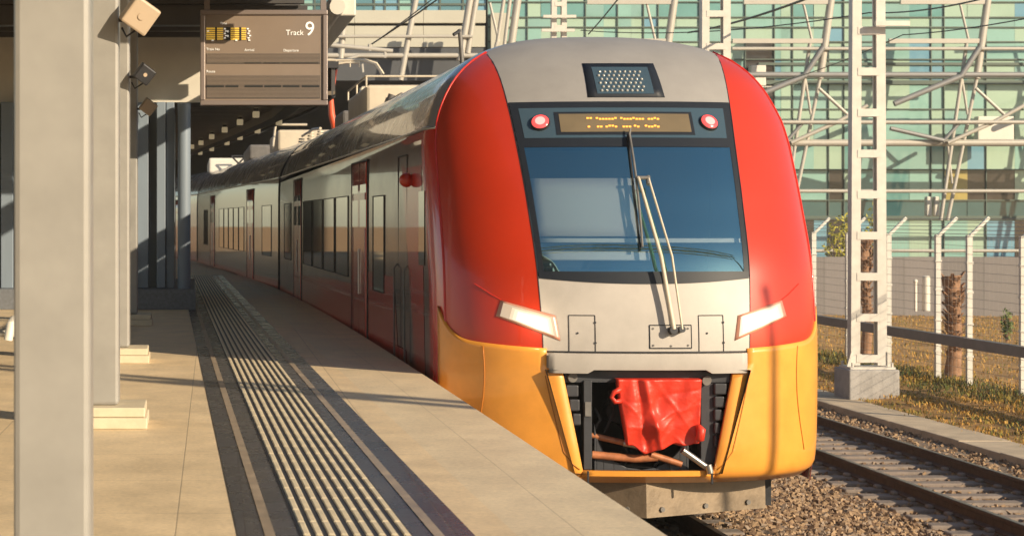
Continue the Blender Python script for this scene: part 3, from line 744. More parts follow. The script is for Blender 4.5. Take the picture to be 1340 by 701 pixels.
b.each('clock_highlight', M['text'], ib)
b = MB(); b.bx(*brect(295.5,301,35.6,52.8,BY+.020)); b.bx(*brect(281.8,283.7,35.6,52.8,BY+.020)); b.bx(*brect(313.4,315.6,35.6,52.8,BY+.020)); b.each('clock_gap', M['boardslit'], ib)
b = MB(); b.bx(*brect(297.4,299.2,40,42.5,BY+.016)); b.bx(*brect(297.4,299.2,46,48.5,BY+.016)); b.each('clock_colon', M['text'], ib)
def btxt(s, px, py, hpx, nm='lettering'): return text(s, hpx*BY/FPX*1.38, (P(px,0,BY).x, BY+.024, P(0,py,BY).z), nm, M['text'], ib)
btxt('Track', 374, 46, 7.2); btxt('9', 399, 46.5, 19); btxt('Time', 288, 32, 3.2); btxt('Train No', 270, 66, 3.4); btxt('Arrival', 320, 67, 3.4); btxt('Departure', 371, 67.5, 3.4); btxt('Route', 270, 95, 3.4)
# ------------------------------------------------------------------ cantilever arm behind the board
ca = thing('cantilever_arm', P(440,70,50), 'pale tubular catenary arm reaching out from behind the information board', 'catenary arm')
b = MB(); b.tube([P(380,55,50),P(430,59,50),P(514,67,50)], .055, 8); b.build('upper_tube', M['truss'], ca, smooth=60)
b = MB(); b.tube([P(434,84,50),P(455,78,50),P(470,73,50),P(506,74,50)], .045, 8); b.build('registration_tube', M['truss'], ca, smooth=60)
b = MB(); b.tube([P(484,58,50),P(484,67,50)], .05, 6); b.tube([P(504,64,50),P(504,76,50)], .04, 6); b.tube([P(474,84,50),P(475,95,50)], .03, 6); b.each('clamp', M['truss'], ca)

# ------------------------------------------------------------------ TRAIN
CX = 3.85; NE = 2.3
yf = pchip([(-.95,17.04),(-.5,17.0),(.24,17.0),(.86,17.09),(1.5,17.42),(2.1,17.84),(2.4,18.07),(2.6,18.26),(2.8,18.52),(2.95,18.82),(3.06,19.18),(3.12,19.6),(3.14,20.1)])
Df = pchip([(-.95,1.2),(1.6,1.2),(2.3,1.1),(2.7,.8),(2.95,.5),(3.1,.3),(3.14,.2)])
wf = pchip([(-.95,1.66),(-.6,1.69),(0,1.70),(1.6,1.70),(2.0,1.695),(2.22,1.67),(2.45,1.59),(2.65,1.47),(2.82,1.30),(2.95,1.08),(3.04,.82),(3.10,.52),(3.14,.03)])
bf = pchip([(-.95,.86),(.24,.873),(.86,.90),(2.4,1.0),(2.97,1.09),(3.14,1.2)])
PS = R(71.1)
def plan(z, phi, side=1):
    x = wf(z)*math.sin(phi)**(2/NE); y = yf(z)+Df(z)*(1-max(0,math.cos(phi))**(2/NE))
    return Vector((CX+side*x, y, z))
def phix(z, x): return math.asin(min(1, abs(x)/wf(z))**(NE/2))
def surf(x, z):
    s = -1 if x < 0 else 1
    return plan(z, phix(z, min(abs(x), wf(z)*.999)), s)
def snorm(x, z):
    e = .004; a = surf(x+e,z)-surf(x-e,z); c = surf(x,z+e)-surf(x,z-e)
    return a.cross(c).normalized()
def so_(x, z, off): return surf(x, z)+snorm(x, z)*off
def pnorm(z, phi, side):
    e = .01; a = plan(z, min(phi+e, R(90)), side)-plan(z, max(phi-e,0), side); c = plan(z+e,phi,side)-plan(z-e,phi,side)
    n = (a.cross(c) if side > 0 else c.cross(a)); return n.normalized()

CG = 'cars of the train at the platform'
car = thing('cab_car', (CX,22,-1.37), 'leading train car with rounded red, silver and orange cab and lit headlights', 'train car', CG)

def frange(a, b_, n): return [lerp(a, b_, i/n) for i in range(n+1)]
# centre silver panel below the windscreen and silver roof cap
def centre_patch(z0, z1, nz, nx, off=0, bfun=None):
    rows = []
    for z in frange(z0, z1, nz):
        row = []
        pb = min(phix(z, min(bf(z), wf(z)*.999)), PS)
        xb = wf(z)*math.sin(pb)**(2/NE)
        for i in range(-nx, nx+1): row.append(so_(xb*i/nx, z, off) if off else surf(xb*i/nx, z))
        rows.append(row)
    return rows
b = MB(); b.grid(centre_patch(.10, .87, 10, 14)); b.build('front_panel', M['silver'], car, smooth=180)
b = MB()
rows = centre_patch(2.40, 2.95, 14, 16)
for z in (2.975,3.0,3.02,3.04,3.06,3.075,3.09,3.10,3.11,3.12,3.128,3.135):
    rows.append([plan(z, PS*abs(i)/16, -1 if i < 0 else 1) for i in range(-16,17)])
b.grid(rows); b.build('roof_cap', M['capgrey'], car, smooth=180)
# red cheeks
for s in (-1,1):
    b = MB(); rows = []
    for z in frange(.10, 2.955, 46):
        pb = min(phix(z, min(bf(z), wf(z)*.999)), PS-.0005)
        rows.append([plan(z, lerp(pb, PS, i/18), s) for i in range(19)])
    b.grid(rows, flip=(s < 0)); b.build('cab_cheek', M['red'], car, smooth=180)
    # thin seam lines along the boundary with the centre strip and at the rear seam
    b = MB(); b.tube([so_(s*bf(z), z, .0005) for z in frange(.26, 2.9, 30)], .0045, 5); b.build('panel_seam', M['dark'], car)
    b = MB(); b.tube([plan(z, PS, s)+pnorm(z, PS, s)*.002 for z in frange(.1, 2.93, 34)], .011, 6); b.build('panel_seam', M['redside'], car, smooth=180)

# orange lower fairing
def zo(d): return .255+.10*d/.8+.24*max(0, (d-.45)/.42)**2
PO = R(76.5)
def opn(z): return .845 if z > .065 else lerp(.55,.715,(z+.76)/.825)
for s in (-1,1):
    b = MB(); rows = []
    nphi = 20
    for i in range(nphi+1):
        pass
    zs_n = 26
    for j in range(zs_n+1):
        row = []
        for i in range(nphi+1):
            t = i/nphi
            # z depends on the column so that the top edge sweeps up towards the rear
            ph_top = lerp(phix(.1,.845), PO, t); d = 1.2*(1-max(0,math.cos(ph_top))**(2/NE))
            ztop = zo(d); z = lerp(-.80, ztop, j/zs_n)
            pb = phix(z, opn(z)); ph = lerp(pb, PO, t)
            off = .016 if j > 0 else .0
            row.append(plan(z, ph, s)+pnorm(z, ph, s)*off)
        rows.append(row)
    under = []
    for i in range(nphi+1):
        t = i/nphi; z = -.86; ph = lerp(phix(z, .54), PO, t); p = plan(-.86, ph, s)-pnorm(-.8, ph, s)*.07; p.z = -.865; under.append(p)
    b.grid([under]+rows, flip=(s < 0)); b.build('orange_fairing', M['orange'], car, smooth=42, solid=.03)
    # panel joints on the fairing
    pts = []
    for k in range(13):
        t = k/12; z = lerp(-.62,.275,t); x = 1.37+.13*(1-t)**1.3*0-.0+.10*math.sin(t*2.6)*-.6+.05*(1-t); pts.append(so_(s*x, z, .0165))
    b = MB(); b.tube(pts, .006, 5); b.build('panel_seam', M['orange'] if 0 else mat('orange_joint', (.45,.15,.01), .5), car, smooth=180)
    pts = [so_(s*(opn(min(.06,z))+.115+.03*math.sin(max(0,z+.75)*2)), z, .0165) for z in frange(.04,-.60,10)]+[so_(s*(opn(-.7)+.07), -.70, .0165), so_(s*(opn(-.74)+.02), -.745, .0165)]
    b = MB(); b.tube(pts, .005, 5); b.build('panel_seam', mat('orange_joint', (.45,.15,.01), .5), car, smooth=180)
b = MB(); rows = []
for z, off in ((-.865,-.07),(-.80,.016),(-.755,.016),(-.75,-.02)):
    rows.append([surf(lerp(-.555,.555,i/12), z)+Vector((0,-off,0)) for i in range(13)])
b.grid(rows); b.build('fairing_sill', M['orange'], car, smooth=30, solid=.03)
for s in (-1,1):
    b = MB(); b.bx(CX+s*.52-.007, CX+s*.52+.007, 16.975, 17.0, -.86, -.752); b.build('panel_seam', M['dark'], car)
# silver bumper beam
b = MB(); rows = []
prof = [(0,.03),(.03,.055),(.6,.06),(1,.05),(1.0,-.03)]
for t, off in prof:
    row = []
    for i in range(33):
        x = lerp(-.835,.835,i/32); zb = .065 if abs(x) > .50 else .095
        z = lerp(.235, zb, t); row.append(surf(x, z)+Vector((0,-off,0)))
    rows.append(row)
b.grid(rows, flip=True); b.build('bumper_beam', M['silver'], car, smooth=40, solid=.03)
b = MB(); b.tube([so_(lerp(-.87,.87,i/20), .242, .003) for i in range(21)], .007, 5); b.build('panel_seam', M['dark'], car, smooth=180)

# coupler recess
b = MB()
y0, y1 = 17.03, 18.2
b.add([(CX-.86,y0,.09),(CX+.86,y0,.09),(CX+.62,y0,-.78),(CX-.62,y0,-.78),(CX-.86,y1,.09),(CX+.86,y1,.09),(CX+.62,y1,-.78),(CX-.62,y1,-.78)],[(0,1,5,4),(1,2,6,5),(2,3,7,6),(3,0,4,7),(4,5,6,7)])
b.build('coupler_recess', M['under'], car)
b = MB(); b.bx(CX-.70,CX+.70,17.10,17.2,-.02,.085); b.bx(CX-.54,CX-.47,17.07,17.2,-.75,.0); b.bx(CX+.46,CX+.60,17.12,17.25,-.7,.0)
for i in range(10):
    a0 = math.pi*(1+i/10); a1 = math.pi*(1+(i+1)/10); r0 = .40
    p = [(CX-.04+r0*math.cos(a0),-.36+r0*math.sin(a0)),(CX-.04+r0*math.cos(a1),-.36+r0*math.sin(a1))]
    b.prism([(p[0][0],p[0][1]),(p[0][0],-.77),(p[1][0],-.77),(p[1][0],p[1][1])], 17.13, 17.16)
b.build('recess_frame', M['darkgrey'], car, bevel=.006)
b = MB(); b.bx(CX-.53,CX-.48,17.055,17.068,-.30,-.18); b.build('frame_tab', M['frame'], car)
b = MB()
for k in range(5): b.bx(CX+.565,CX+.67-.02*k,17.08,17.2,-.12-.11*k,-.025-.11*k)
b.each('side_box', M['darkgrey'], car, bevel=.012)
b = MB()
for k in range(3): b.bx(CX-.69+.03*k,CX-.58+.01*k,17.08,17.2,-.14-.12*k,-.04-.12*k)
b.each('side_box', M['darkgrey'], car, bevel=.012)
for (x, z) in ((-.63,.045),(.50,.02)):
    b = MB(); b.tube([(CX+x,17.07,z-.02),(CX+x-.02,17.16,z-.01)], [.042,.03], 14); b.build('small_lamp', M['frame'], car, smooth=40)
b = MB(); b.tube([(CX-.02,17.9,-.3),(CX-.02,17.35,-.3)], .17, 18); b.tube([(CX-.2,17.5,-.3),(CX-.2,17.3,-.28)], .10, 14); b.build('coupler_shaft', M['dark'], car, smooth=40)
b = MB(); b.tube([(CX-.46,17.16,-.47),(CX-.18,17.10,-.53),(CX+.0,17.08,-.56)], .026, 10); b.each('air_pipe', M['brownpipe'], car, smooth=60)
b = MB(); b.tube([(CX-.46,17.12,-.63),(CX-.1,17.08,-.66),(CX+.08,17.06,-.645)], .034, 10)
b.tube([(CX+.02,17.05,-.62),(CX+.28,17.05,-.70)], .028, 8); b.each('air_pipe', M['brownpipe'], car, smooth=60)
b = MB(); b.tube([(CX-.20,17.09,-.527),(CX-.08,17.07,-.55)], .03, 8); b.tube([(CX+.27,16.98,-.575),(CX+.50,17.02,-.735)], .027, 10); b.tube([(CX+.49,17.0,-.70),(CX+.51,17.0,-.77)], .03, 8); b.each('steel_rod', M['steel'], car, smooth=60)
b = MB()
for (x0,z0_,x1,z1_) in ((-.3,-.1,-.34,-.45),(-.2,-.5,-.18,-.74),(.1,-.6,.06,-.75),(.56,-.6,.52,-.74),(-.42,-.25,-.43,-.42)):
    b.tube([(CX+x0,17.2,z0_),(CX+(x0+x1)/2+.04,17.14,(z0_+z1_)/2),(CX+x1,17.18,z1_)], .014, 6)
b.each('hose', M['blackrub'], car, smooth=60)
# red vinyl hood over the coupler
def hood():
    b = MB(); nx, nz = 48, 48; rows = []
    rr = random.Random(3)
    for j in range(nz+1):
        t = j/nz; row = []
        for i in range(nx+1):
            u = i/nx
            xl = lerp(-.275,-.19,t**1.2); xr_ = lerp(.42,.405,t)
            x = lerp(xl, xr_, u); zb = -.525-.075*math.exp(-((u-.3)/.2)**2)+.010*math.sin(u*21)
            z = lerp(.015, zb, t)
            y = 16.93+.03*t
            y += -.085*math.exp(-((u-.40)/.12)**2-((t-.66)/.15)**2)          # coupler head under the hood
            y += .016*math.sin((u*1.0+t*.55)*11)*(1-u)**.7+.006*math.sin(u*26+t*5)*(1-.5*t)
            y += -.022*math.exp(-((u-.31-.16*t)/.045)**2)+.020*math.exp(-((u-.23-.06*t)/.04)**2)
            y += .010*abs(math.sin(t*8+u*5))*t
            for (a_, b_, c_, h_, w_) in ((.9,.55,.52,.012,.02),(-.7,.8,.25,.010,.018),(.35,1,.74,.010,.02),(1,-.6,.42,.012,.022),(.8,.9,1.05,.010,.02),(.2,1,.35,-.008,.03)):
                y += -h_*math.exp(-abs(a_*u+b_*t-c_)/w_)*(.4+.6*math.sin(u*5+t*4)**2)
            row.append((CX+x, y, z))
        rows.append(row)
    # wrap top and sides back into the recess
    full = []
    top = [(p[0],17.30,p[2]+.005) for p in rows[0]]; full.append(top); full.append([(p[0],p[1]+.025,p[2]+.004) for p in rows[0]])
    full += rows
    full.append([(lerp(p[0],CX+.05,.1),p[1]+.06,p[2]-.012) for p in rows[-1]]); full.append([(lerp(p[0],CX+.05,.2),17.25,p[2]+.03) for p in rows[-1]])
    out = []
    for r_ in full:
        a, c = r_[0], r_[-1]
        out.append([(a[0]+.04,17.28,a[2]),(a[0]-.008,a[1]+.05,a[2])]+list(r_)+[(c[0]+.008,c[1]+.05,c[2]),(c[0]-.03,17.28,c[2])])
    b.grid(out, flip=True); return b
hb = hood(); ho = hb.build('coupler_hood', M['vinyl'], car, smooth=180)
b = MB(); b.tube([(CX-.25,16.95,-.06),(CX-.31,16.95,-.09),(CX-.33,16.95,-.13),(CX-.30,16.95,-.17),(CX-.25,16.95,-.16)], [.025,.022,.018,.022,.02], 8)
b.tube([(CX+.385,16.93,-.36),(CX+.41,16.91,-.40),(CX+.40,16.91,-.47),(CX+.37,16.93,-.49)], [.02,.04,.04,.02], 8)
b.each('hood_strap', M['vinyl'], car, smooth=180)

# windscreen: frame border, glass, cab interior
ZW0, ZW1 = .856, 2.405
def wedge(z, k):  return bf(z)*k
def zlow(u): return ZW0-.045*(1-u*u)
b = MB()
def strip(z_a, z_b, ua, ub, nz, nu, off):
    rows = []
    for i in range(nz+1):
        row = []
        for j in range(nu+1):
            u = lerp(ua, ub, j/nu); z0_ = zlow(u) if z_a is None else z_a
            z = lerp(z0_, z_b, i/nz); row.append(so_(u*bf(z)*.99, z, off))
        rows.append(row)
    return rows
b.grid(strip(None, .915, -1, 1, 4, 24, .005))
b.grid(strip(1.99, ZW1, -1, 1, 8, 24, .005))
b.grid(strip(.915, 1.99, -1, -.95, 14, 4, .005)); b.grid(strip(.915, 1.99, .95, 1, 14, 4, .005))
wfr = b.build('windscreen', M['black'], car, smooth=180)
b = MB(); b.grid(strip(.915, 1.99, -.951, .951, 16, 24, .002)); b.build('glass_pane', M['cabglass'], wfr, smooth=180)
# upper band: lighter recessed field, display, lamps
M['band'] = mat('tinted_band', (.05,.085,.115), .2, 0, .2)
b = MB(); b.grid(strip(2.07, 2.345, -.93, .93, 6, 20, .008)); b.build('header_band', M['band'], wfr, smooth=180)
def sq(xa, xb, za, zb, off, nx=6, nz=4):
    return [[so_(lerp(xa,xb,i/nx), lerp(za,zb,j/nz), off) for i in range(nx+1)] for j in range(nz+1)]
b = MB(); b.grid(sq(-.62,.60,2.095,2.305,.011)); db = b.build('display_surround', M['black'], wfr, smooth=180)
b = MB(); b.grid(sq(-.58,.57,2.12,2.285,.0135)); dp = b.build('destination_display', M['display'], car, smooth=180)
b = MB(); rr = random.Random(5)
for (za, xa, xb) in ((2.235,-.335,-.085),(2.235,-.04,.33),(2.165,-.335,-.31),(2.165,-.255,-.215),(2.165,-.18,-.085),(2.165,-.03,.03),(2.165,.07,.11),(2.165,.14,.28)):
    x = xa
    while x < xb:
        if rr.random() < .9:
            p = so_(x, za+rr.choice((0,0,.008)), .0165); b.bx(p.x-.010,p.x+.010,p.y-.002,p.y+.004,p.z-.007,p.z+.007)
        x += .027
b.each('led_text', M['led'], dp)
for s in (-1,1):
    c = so_(s*.745-.0, 2.205, .012); n = snorm(s*.745, 2.205)
    b = MB(); b.tube([c, c+n*.02], [.088,.082], 24); lo = b.build('marker_lamp', M['blackrub'], car, smooth=40)
    b = MB(); b.tube([c+n*.0215, c+n*.034], [.076,.062], 24); b.build('lens', M['lampred'], lo, smooth=50)
    b = MB(); b.tube([c+n*.0345, c+n*.037], [.045,.03], 18); b.build('lens_core', M['lampredin'], lo, smooth=50)
# interior of the cab
b = MB()
b.add([(CX-.97,17.95,2.0),(CX+.97,17.95,2.0),(CX+.97,18.7,2.0),(CX-.97,18.7,2.0),(CX-.92,17.3,.90),(CX+.92,17.3,.90),(CX+.92,18.7,.90),(CX-.92,18.7,.90)],[(2,3,7,6),(0,3,2,1),(4,5,6,7),(0,4,7,3),(1,2,6,5)])
b.build('cab_interior', M['navy'], car)
def inner(xa, xb, za, zb, dy, name, m, th=.012):
    b = MB(); n = 8; rows = [[surf(lerp(xa,xb,i/n), z)+Vector((0,dy,0)) for i in range(n+1)] for z in frange(za,zb,5)]
    b.grid(rows); return b.build(name, m, car, smooth=180, solid=th)
inner(-.90,.02,1.215,1.715,.06,'roller_blind',M['blind'])
inner(-.90,.90,1.16,1.195,.07,'dash_strip',M['cream'])
inner(-.86,.05,1.01,1.085,.07,'dash_tray',M['cream'])

# light box in the roof cap
b = MB(); rows = []
for j in range(5):
    z = lerp(2.445,2.775,j/4); rows.append([so_(lerp(-.30+.02*j/4,.39-.02*j/4,i/10)-.0, z, .006) for i in range(11)])
b.grid(rows); lb = b.build('light_box', M['black'], car, smooth=180, solid=.01)
b = MB(); b.grid(sq(-.21,.30,2.475,2.735,.0085)); b.build('light_window', M['band'], lb, smooth=180)
b = MB()
for j in range(6):
    for i in range(9):
        b.ball(so_(-.165+.045*i+(.02 if j % 2 else 0), 2.505+.036*j, .009), .014, 8)
b.build('light_bead', M['dotled'], lb, smooth=180)

# headlights
def quadpatch(c, off, n=8, sh=0):
    (a, b1, c1, d) = c   # inner-top, outer-top, outer-bottom, inner-bottom in (x,z)
    rows = []
    for j in range(n+1):
        v = lerp(sh, 1-sh, j/n); row = []
        for i in range(n+1):
            u = lerp(sh*.6, 1-sh*.6, i/n)
            x = lerp(lerp(d[0],c1[0],u), lerp(a[0],b1[0],u), v); z = lerp(lerp(d[1],c1[1],u), lerp(a[1],b1[1],u), v)
            row.append(so_(x, z, off))
        rows.append(row)
    return rows
for s in (-1,1):
    q = [(s*.77,.545),(s*1.20,.665),(s*1.24,.53),(s*.735,.335)]
    b = MB(); b.grid(quadpatch(q, .006), flip=(s < 0)); hl = b.build('headlight', mat('headlight_rim', (.55,.25,.17), .3, 0, .5), car, smooth=180, solid=.006)
    b = MB(); b.grid(quadpatch(q, .010, sh=.10), flip=(s < 0)); b.build('lens', M['headlens'], hl, smooth=180)
    cx_, cz_, kx_ = ((-.93,.475,.9) if s < 0 else (.98,.497,1.35))
    for k_, (f_, nm) in enumerate(((.84,'glow0'),(.74,'glow1'),(.63,'glow2'),(.51,'glow3'),(.39,'glow4'),(.25,'headcore'))):
        g_ = f_*(1.0 if s > 0 else .9)
        cc = (s*(.93 if s < 0 else .985), .47 if s < 0 else .51)
        qq = [(lerp(cc[0],p_[0],g_*(.88 if n_ in (1,2) and s < 0 else 1)), lerp(cc[1],p_[1],g_*.92)) for n_, p_ in enumerate(q)]
        b = MB(); b.grid(quadpatch(qq, .0115+.0006*k_), flip=(s < 0)); b.build('glow_patch', M[nm], hl, smooth=180)  # nested patches paint the headlight's glow as a stepped gradient
    pl = bpy.data.lights.new('bloom_lamp', 'POINT'); pl.energy = 1.6; pl.shadow_soft_size = .04; pl.color = (1,.8,.55)  # lamp added off the lens to brighten the nose like bloom
    po = bpy.data.objects.new('bloom_lamp', pl); COL.objects.link(po); po.parent = car; po.location = so_(cx_, cz_, .16)-car.location
    b = MB(); b.tube([so_(s*x, z, .001) for x, z in ((1.20,.67),(1.27,.71),(1.34,.76),(1.40,.80))], .005, 5); b.build('panel_seam', M['redside'], car)

# front hatches, wiper plate
def rectline(xa, xb, za, zb, r=.005, bottom=True):
    b = MB(); k = .0015
    segs = [[(xa,lerp(za,zb,t)) for t in frange(0,1,6)], [(lerp(xa,xb,t),zb) for t in frange(0,1,8)], [(xb,lerp(zb,za,t)) for t in frange(0,1,6)]]
    if bottom: segs.append([(lerp(xb,xa,t),za) for t in frange(0,1,8)])
    for sg in segs: b.tube([so_(x,z,k) for x, z in sg], r, 5)
    return b
for xa, xb in ((-.665,-.45),(.42,.635)):
    h = rectline(xa, xb, .25, .548, .004, False); ho_ = h.build('hatch_joint', M['dark'], car)
    b = MB(); p = so_(xa+.07, .40, .0); b.tube([p, p+Vector((0,-.006,0))], .009, 10)
    for zz in (.32,.49): p = so_(xb+.0, zz, .0); b.tube([p, p+Vector((0,-.008,0))], .010, 8)
    b.each('hatch_latch', M['dark'], car)
h = rectline(.0,.355,.275,.468,.0045); h.build('hatch_joint', M['dark'], car)
b = MB(); b.grid(sq(.006,.349,.281,.462,.004)); b.build('wiper_plate', M['silver'], car, smooth=180)
b = MB()
for x, z in ((.03,.30),(.18,.295),(.325,.30),(.03,.44),(.325,.44)): p = so_(x,z,.004); b.tube([p,p+Vector((0,-.006,0))],.009,8)
b.each('bolt', M['frame'], car)
wp = bpy.data.objects.new('windscreen_wiper', None); COL.objects.link(wp); wp.parent = car; wp.location = so_(.19,.42,.05)-car.location
def wpt(x, z, o): return so_(x, z, o)
b = MB(); b.tube([so_(.185,.425,.0), so_(.185,.425,.09)], .034, 12); b.tube([so_(.255,.43,.0), so_(.255,.43,.085)], .028, 12); b.build('pivot', M['dark'], wp, smooth=50)
b = MB(); b.tube([wpt(.185,.43,.08), wpt(.10,1.0,.12), wpt(.0,1.66,.11)], [.021,.017,.013], 8); b.build('arm', M['acbeige'], wp, smooth=60)
b = MB(); b.tube([wpt(.255,.43,.08), wpt(.19,1.0,.12), wpt(.085,1.65,.11)], .010, 8); b.build('arm', M['acbeige'], wp, smooth=60)
b = MB(); b.tube([wpt(-.015,1.655,.105), wpt(.09,1.655,.105)], .017, 8); b.tube([wpt(.08,1.60,.10),wpt(.085,1.67,.10)], .02, 8); b.build('link', M['frame'], wp, smooth=60)
b = MB(); b.tube([wpt(lerp(.015,-.05,0),2.12,.07)]+[wpt(lerp(.0,-.03,t), lerp(2.1,1.1,t), .05+.035*math.sin(t*math.pi)) for t in frange(.03,1,8)], [.006]+[.011]*9, 6); b.build('blade_carrier', M['frame'], wp, smooth=60)
b = MB(); b.bar(wpt(-.012,2.08,.03), wpt(-.045,1.09,.03), .012, .03, (0,1,0)); b.build('blade', M['blackrub'], wp)

# car body
KS = .0190; YB = 20.6
def xoff(Y): return -KS*max(0, Y-YB)
ZR = [-.95,-.7,-.3,.2,.8,1.4,1.8,2.0,2.1,2.2]+[2.3,2.4,2.5,2.6,2.7,2.78,2.86,2.92,2.97,3.01,3.04,3.07,3.09,3.105,3.12,3.13,3.14]
def shell(s, z, yend):
    row = []
    y0_ = yf(z)+Df(z)
    if z > 2.19:
        for k in range(8): row.append(plan(z, lerp(PS, R(90), k/7), s))
    else: row.append(Vector((CX+s*wf(z), y0_+.03, z)))
    for Y in (20.6,24,28,32,36,yend):
        Y_ = max(Y, y0_+.02); row.append(Vector((CX+s*wf(z)+xoff(Y_), Y_, z)))
    return row
Y1 = 40.35
for s in (-1,1):
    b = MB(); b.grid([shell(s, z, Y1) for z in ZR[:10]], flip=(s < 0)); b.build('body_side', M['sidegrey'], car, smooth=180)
    b = MB(); b.grid([[plan(z, lerp(PS, R(90), k/9), s) for k in range(10)]+[Vector((CX+s*wf(z), yf(z)+Df(z)+.03, z))] for z in ZR[:10]], flip=(s < 0)); b.build('cab_collar', M['redside'], car, smooth=180)
    b = MB(); b.grid([shell(s, z, Y1) for z in ZR[9:]], flip=(s < 0)); b.build('roof', M['roofgrey'], car, smooth=180)
b = MB(); b.grid([[Vector((CX+s*wf(z)*.999+xoff(Y1), Y1, z)) for s in (-1,1)] for z in ZR[:-1]]); b.build('end_wall', M['dark'], car)
b = MB(); b.bx(CX-1.45,CX+1.45,18.5,Y1-1,-1.25,-.96); b.bx(CX-1.2,CX+1.2,20,23.5,-1.36,-.9); b.build('underframe', M['dark'], car)
for s in (-1,1):
    b = MB(); b.tube([plan(2.2, PS, s)]+[Vector((CX+s*(wf(2.2)+.008)+xoff(Y), Y, 2.2)) for Y in (18.9,19.6,20.6,26,32,Y1)], .016, 6); b.build('roof_gutter', M['steel'], car, smooth=60)
def ws(z): return wf(z)
class CarSide:
    def __init__(s, xo): s.xo = xo
    def pt(s, Y, z, off, side=-1): return Vector((CX+side*(ws(z)+off)+s.xo(Y), Y, z))
    def quad(s, c, off, n=6, nz=6):
        (y0_, z0_), (y1_, z1_), (y2_, z2_), (y3_, z3_) = c   # y0,z0 bottom near; bottom far; top far; top near
        rows = []
        for j in range(nz+1):
            t = j/nz; rows.append([s.pt(lerp(lerp(y0_,y3_,t), lerp(y1_,y2_,t), i/n), lerp(lerp(z0_,z3_,t), lerp(z1_,z2_,t), i/n), off) for i in range(n+1)])
        b = MB(); b.grid(rows); return b
    def rect(s, ya, yb, za, zb, off): return s.quad(((ya,za),(yb,za),(yb,zb),(ya,zb)), off)
def door(cs, ya, yb, parent, m, zt=2.06):
    d = cs.rect(ya, yb, -.35, zt, .006).build('door', m, parent, smooth=180, solid=.004)
    md = (ya+yb)/2
    for (a, c) in ((ya+.14, md-.12), (md+.12, yb-.14)):
        cs.rect(a, c, .55, 1.78, .010).build('door_window', M['sideglass'], d, smooth=180)
    b = MB()
    for Y in (ya, md, yb): b.tube([cs.pt(Y,-.35,.008), cs.pt(Y,zt,.008)], .014 if Y != md else .010, 5)
    b.tube([cs.pt(ya,zt,.008), cs.pt(yb,zt,.008)], .014, 5); b.build('door_seal', M['blackrub'], d)
    b = MB(); b.tube([cs.pt(md-.07,.45,.02), cs.pt(md-.07,1.0,.02)], .012, 6); b.build('handle', M['steel'], d, smooth=60)
def window(cs, ya, yb, za, zb, parent):
    w_ = cs.rect(ya, yb, za, zb, .005).build('window', M['sideglass'], parent, smooth=180)
    b = MB(); L = [cs.pt(ya,za,.006),cs.pt(yb,za,.006),cs.pt(yb,zb,.006),cs.pt(ya,zb,.006)]
    for i in range(4): b.tube([L[i], L[(i+1) % 4]], .007, 5)
    b.build('window_seal', M['blackrub'], w_)
cs = CarSide(xoff)
cs.quad(((18.45,-.94),(18.75,-.94),(20.85,2.18),(18.95,2.18)), .003, 8, 8).build('red_wedge', M['redside'], car, smooth=180)
cs.quad(((19.6,-.94),(Y1-.02,-.94),(Y1-.02,.05),(20.25,.05)), .003, 8, 3).build('red_band', M['redside'], car, smooth=180)
cs.quad(((25.85,.05),(34.45,.05),(34.45,.42),(25.85,.55)), .0034, 6, 3).build('red_wedge', M['redside'], car, smooth=180)
cs.quad(((20.98,.05),(23.85,.05),(23.85,.75),(21.3,.75)), .0032, 4, 3).build('red_wedge', M['redside'], car, smooth=180)
door(cs, 23.9, 25.8, car, M['redside']); door(cs, 34.5, 36.4, car, M['redside'])
cs.rect(18.62, 19.08, .93, 1.62, .007).build('cab_window', M['sideglass'], car, smooth=180)
b = MB()
for Y in (20.15, 20.95): b.tube([cs.pt(Y,-.75,.004), cs.pt(Y,2.0,.004)], .009, 5)
b.tube([cs.pt(20.15,2.0,.004), cs.pt(20.95,2.0,.004)], .009, 5); b.build('cab_door_seal', M['blackrub'], car)
b = MB()
for Y in (20.1, 21.02): b.tube([cs.pt(Y,-.5,.0),cs.pt(Y,-.45,.035),cs.pt(Y,.85,.035),cs.pt(Y,.9,.0)], .010, 6)
b.each('grab_rail', M['frame'], car, smooth=60)
b = MB(); c = cs.pt(19.75,1.74,.05); b.ball(c, .072, 14, (1,1,1)); b.tube([c+Vector((.07,0,0)), c], .05, 10); b.build('side_lamp', M['red'], car, smooth=50)
window(cs, 22.2, 23.3, .55, 1.62, car)
for k in range(4): window(cs, 26.3+2.0*k, 28.05+2.0*k, .62, 1.66, car)
window(cs, 37.1, 39.0, .62, 1.66, car)
b = MB()
for k in range(14): Y = 18.6+1.5*k; b.bx(CX-1.74+xoff(Y), CX-1.60+xoff(Y), Y, Y+.25, -.30-.62, -.20-.62)
b.each('step_bracket', M['frame'], car)

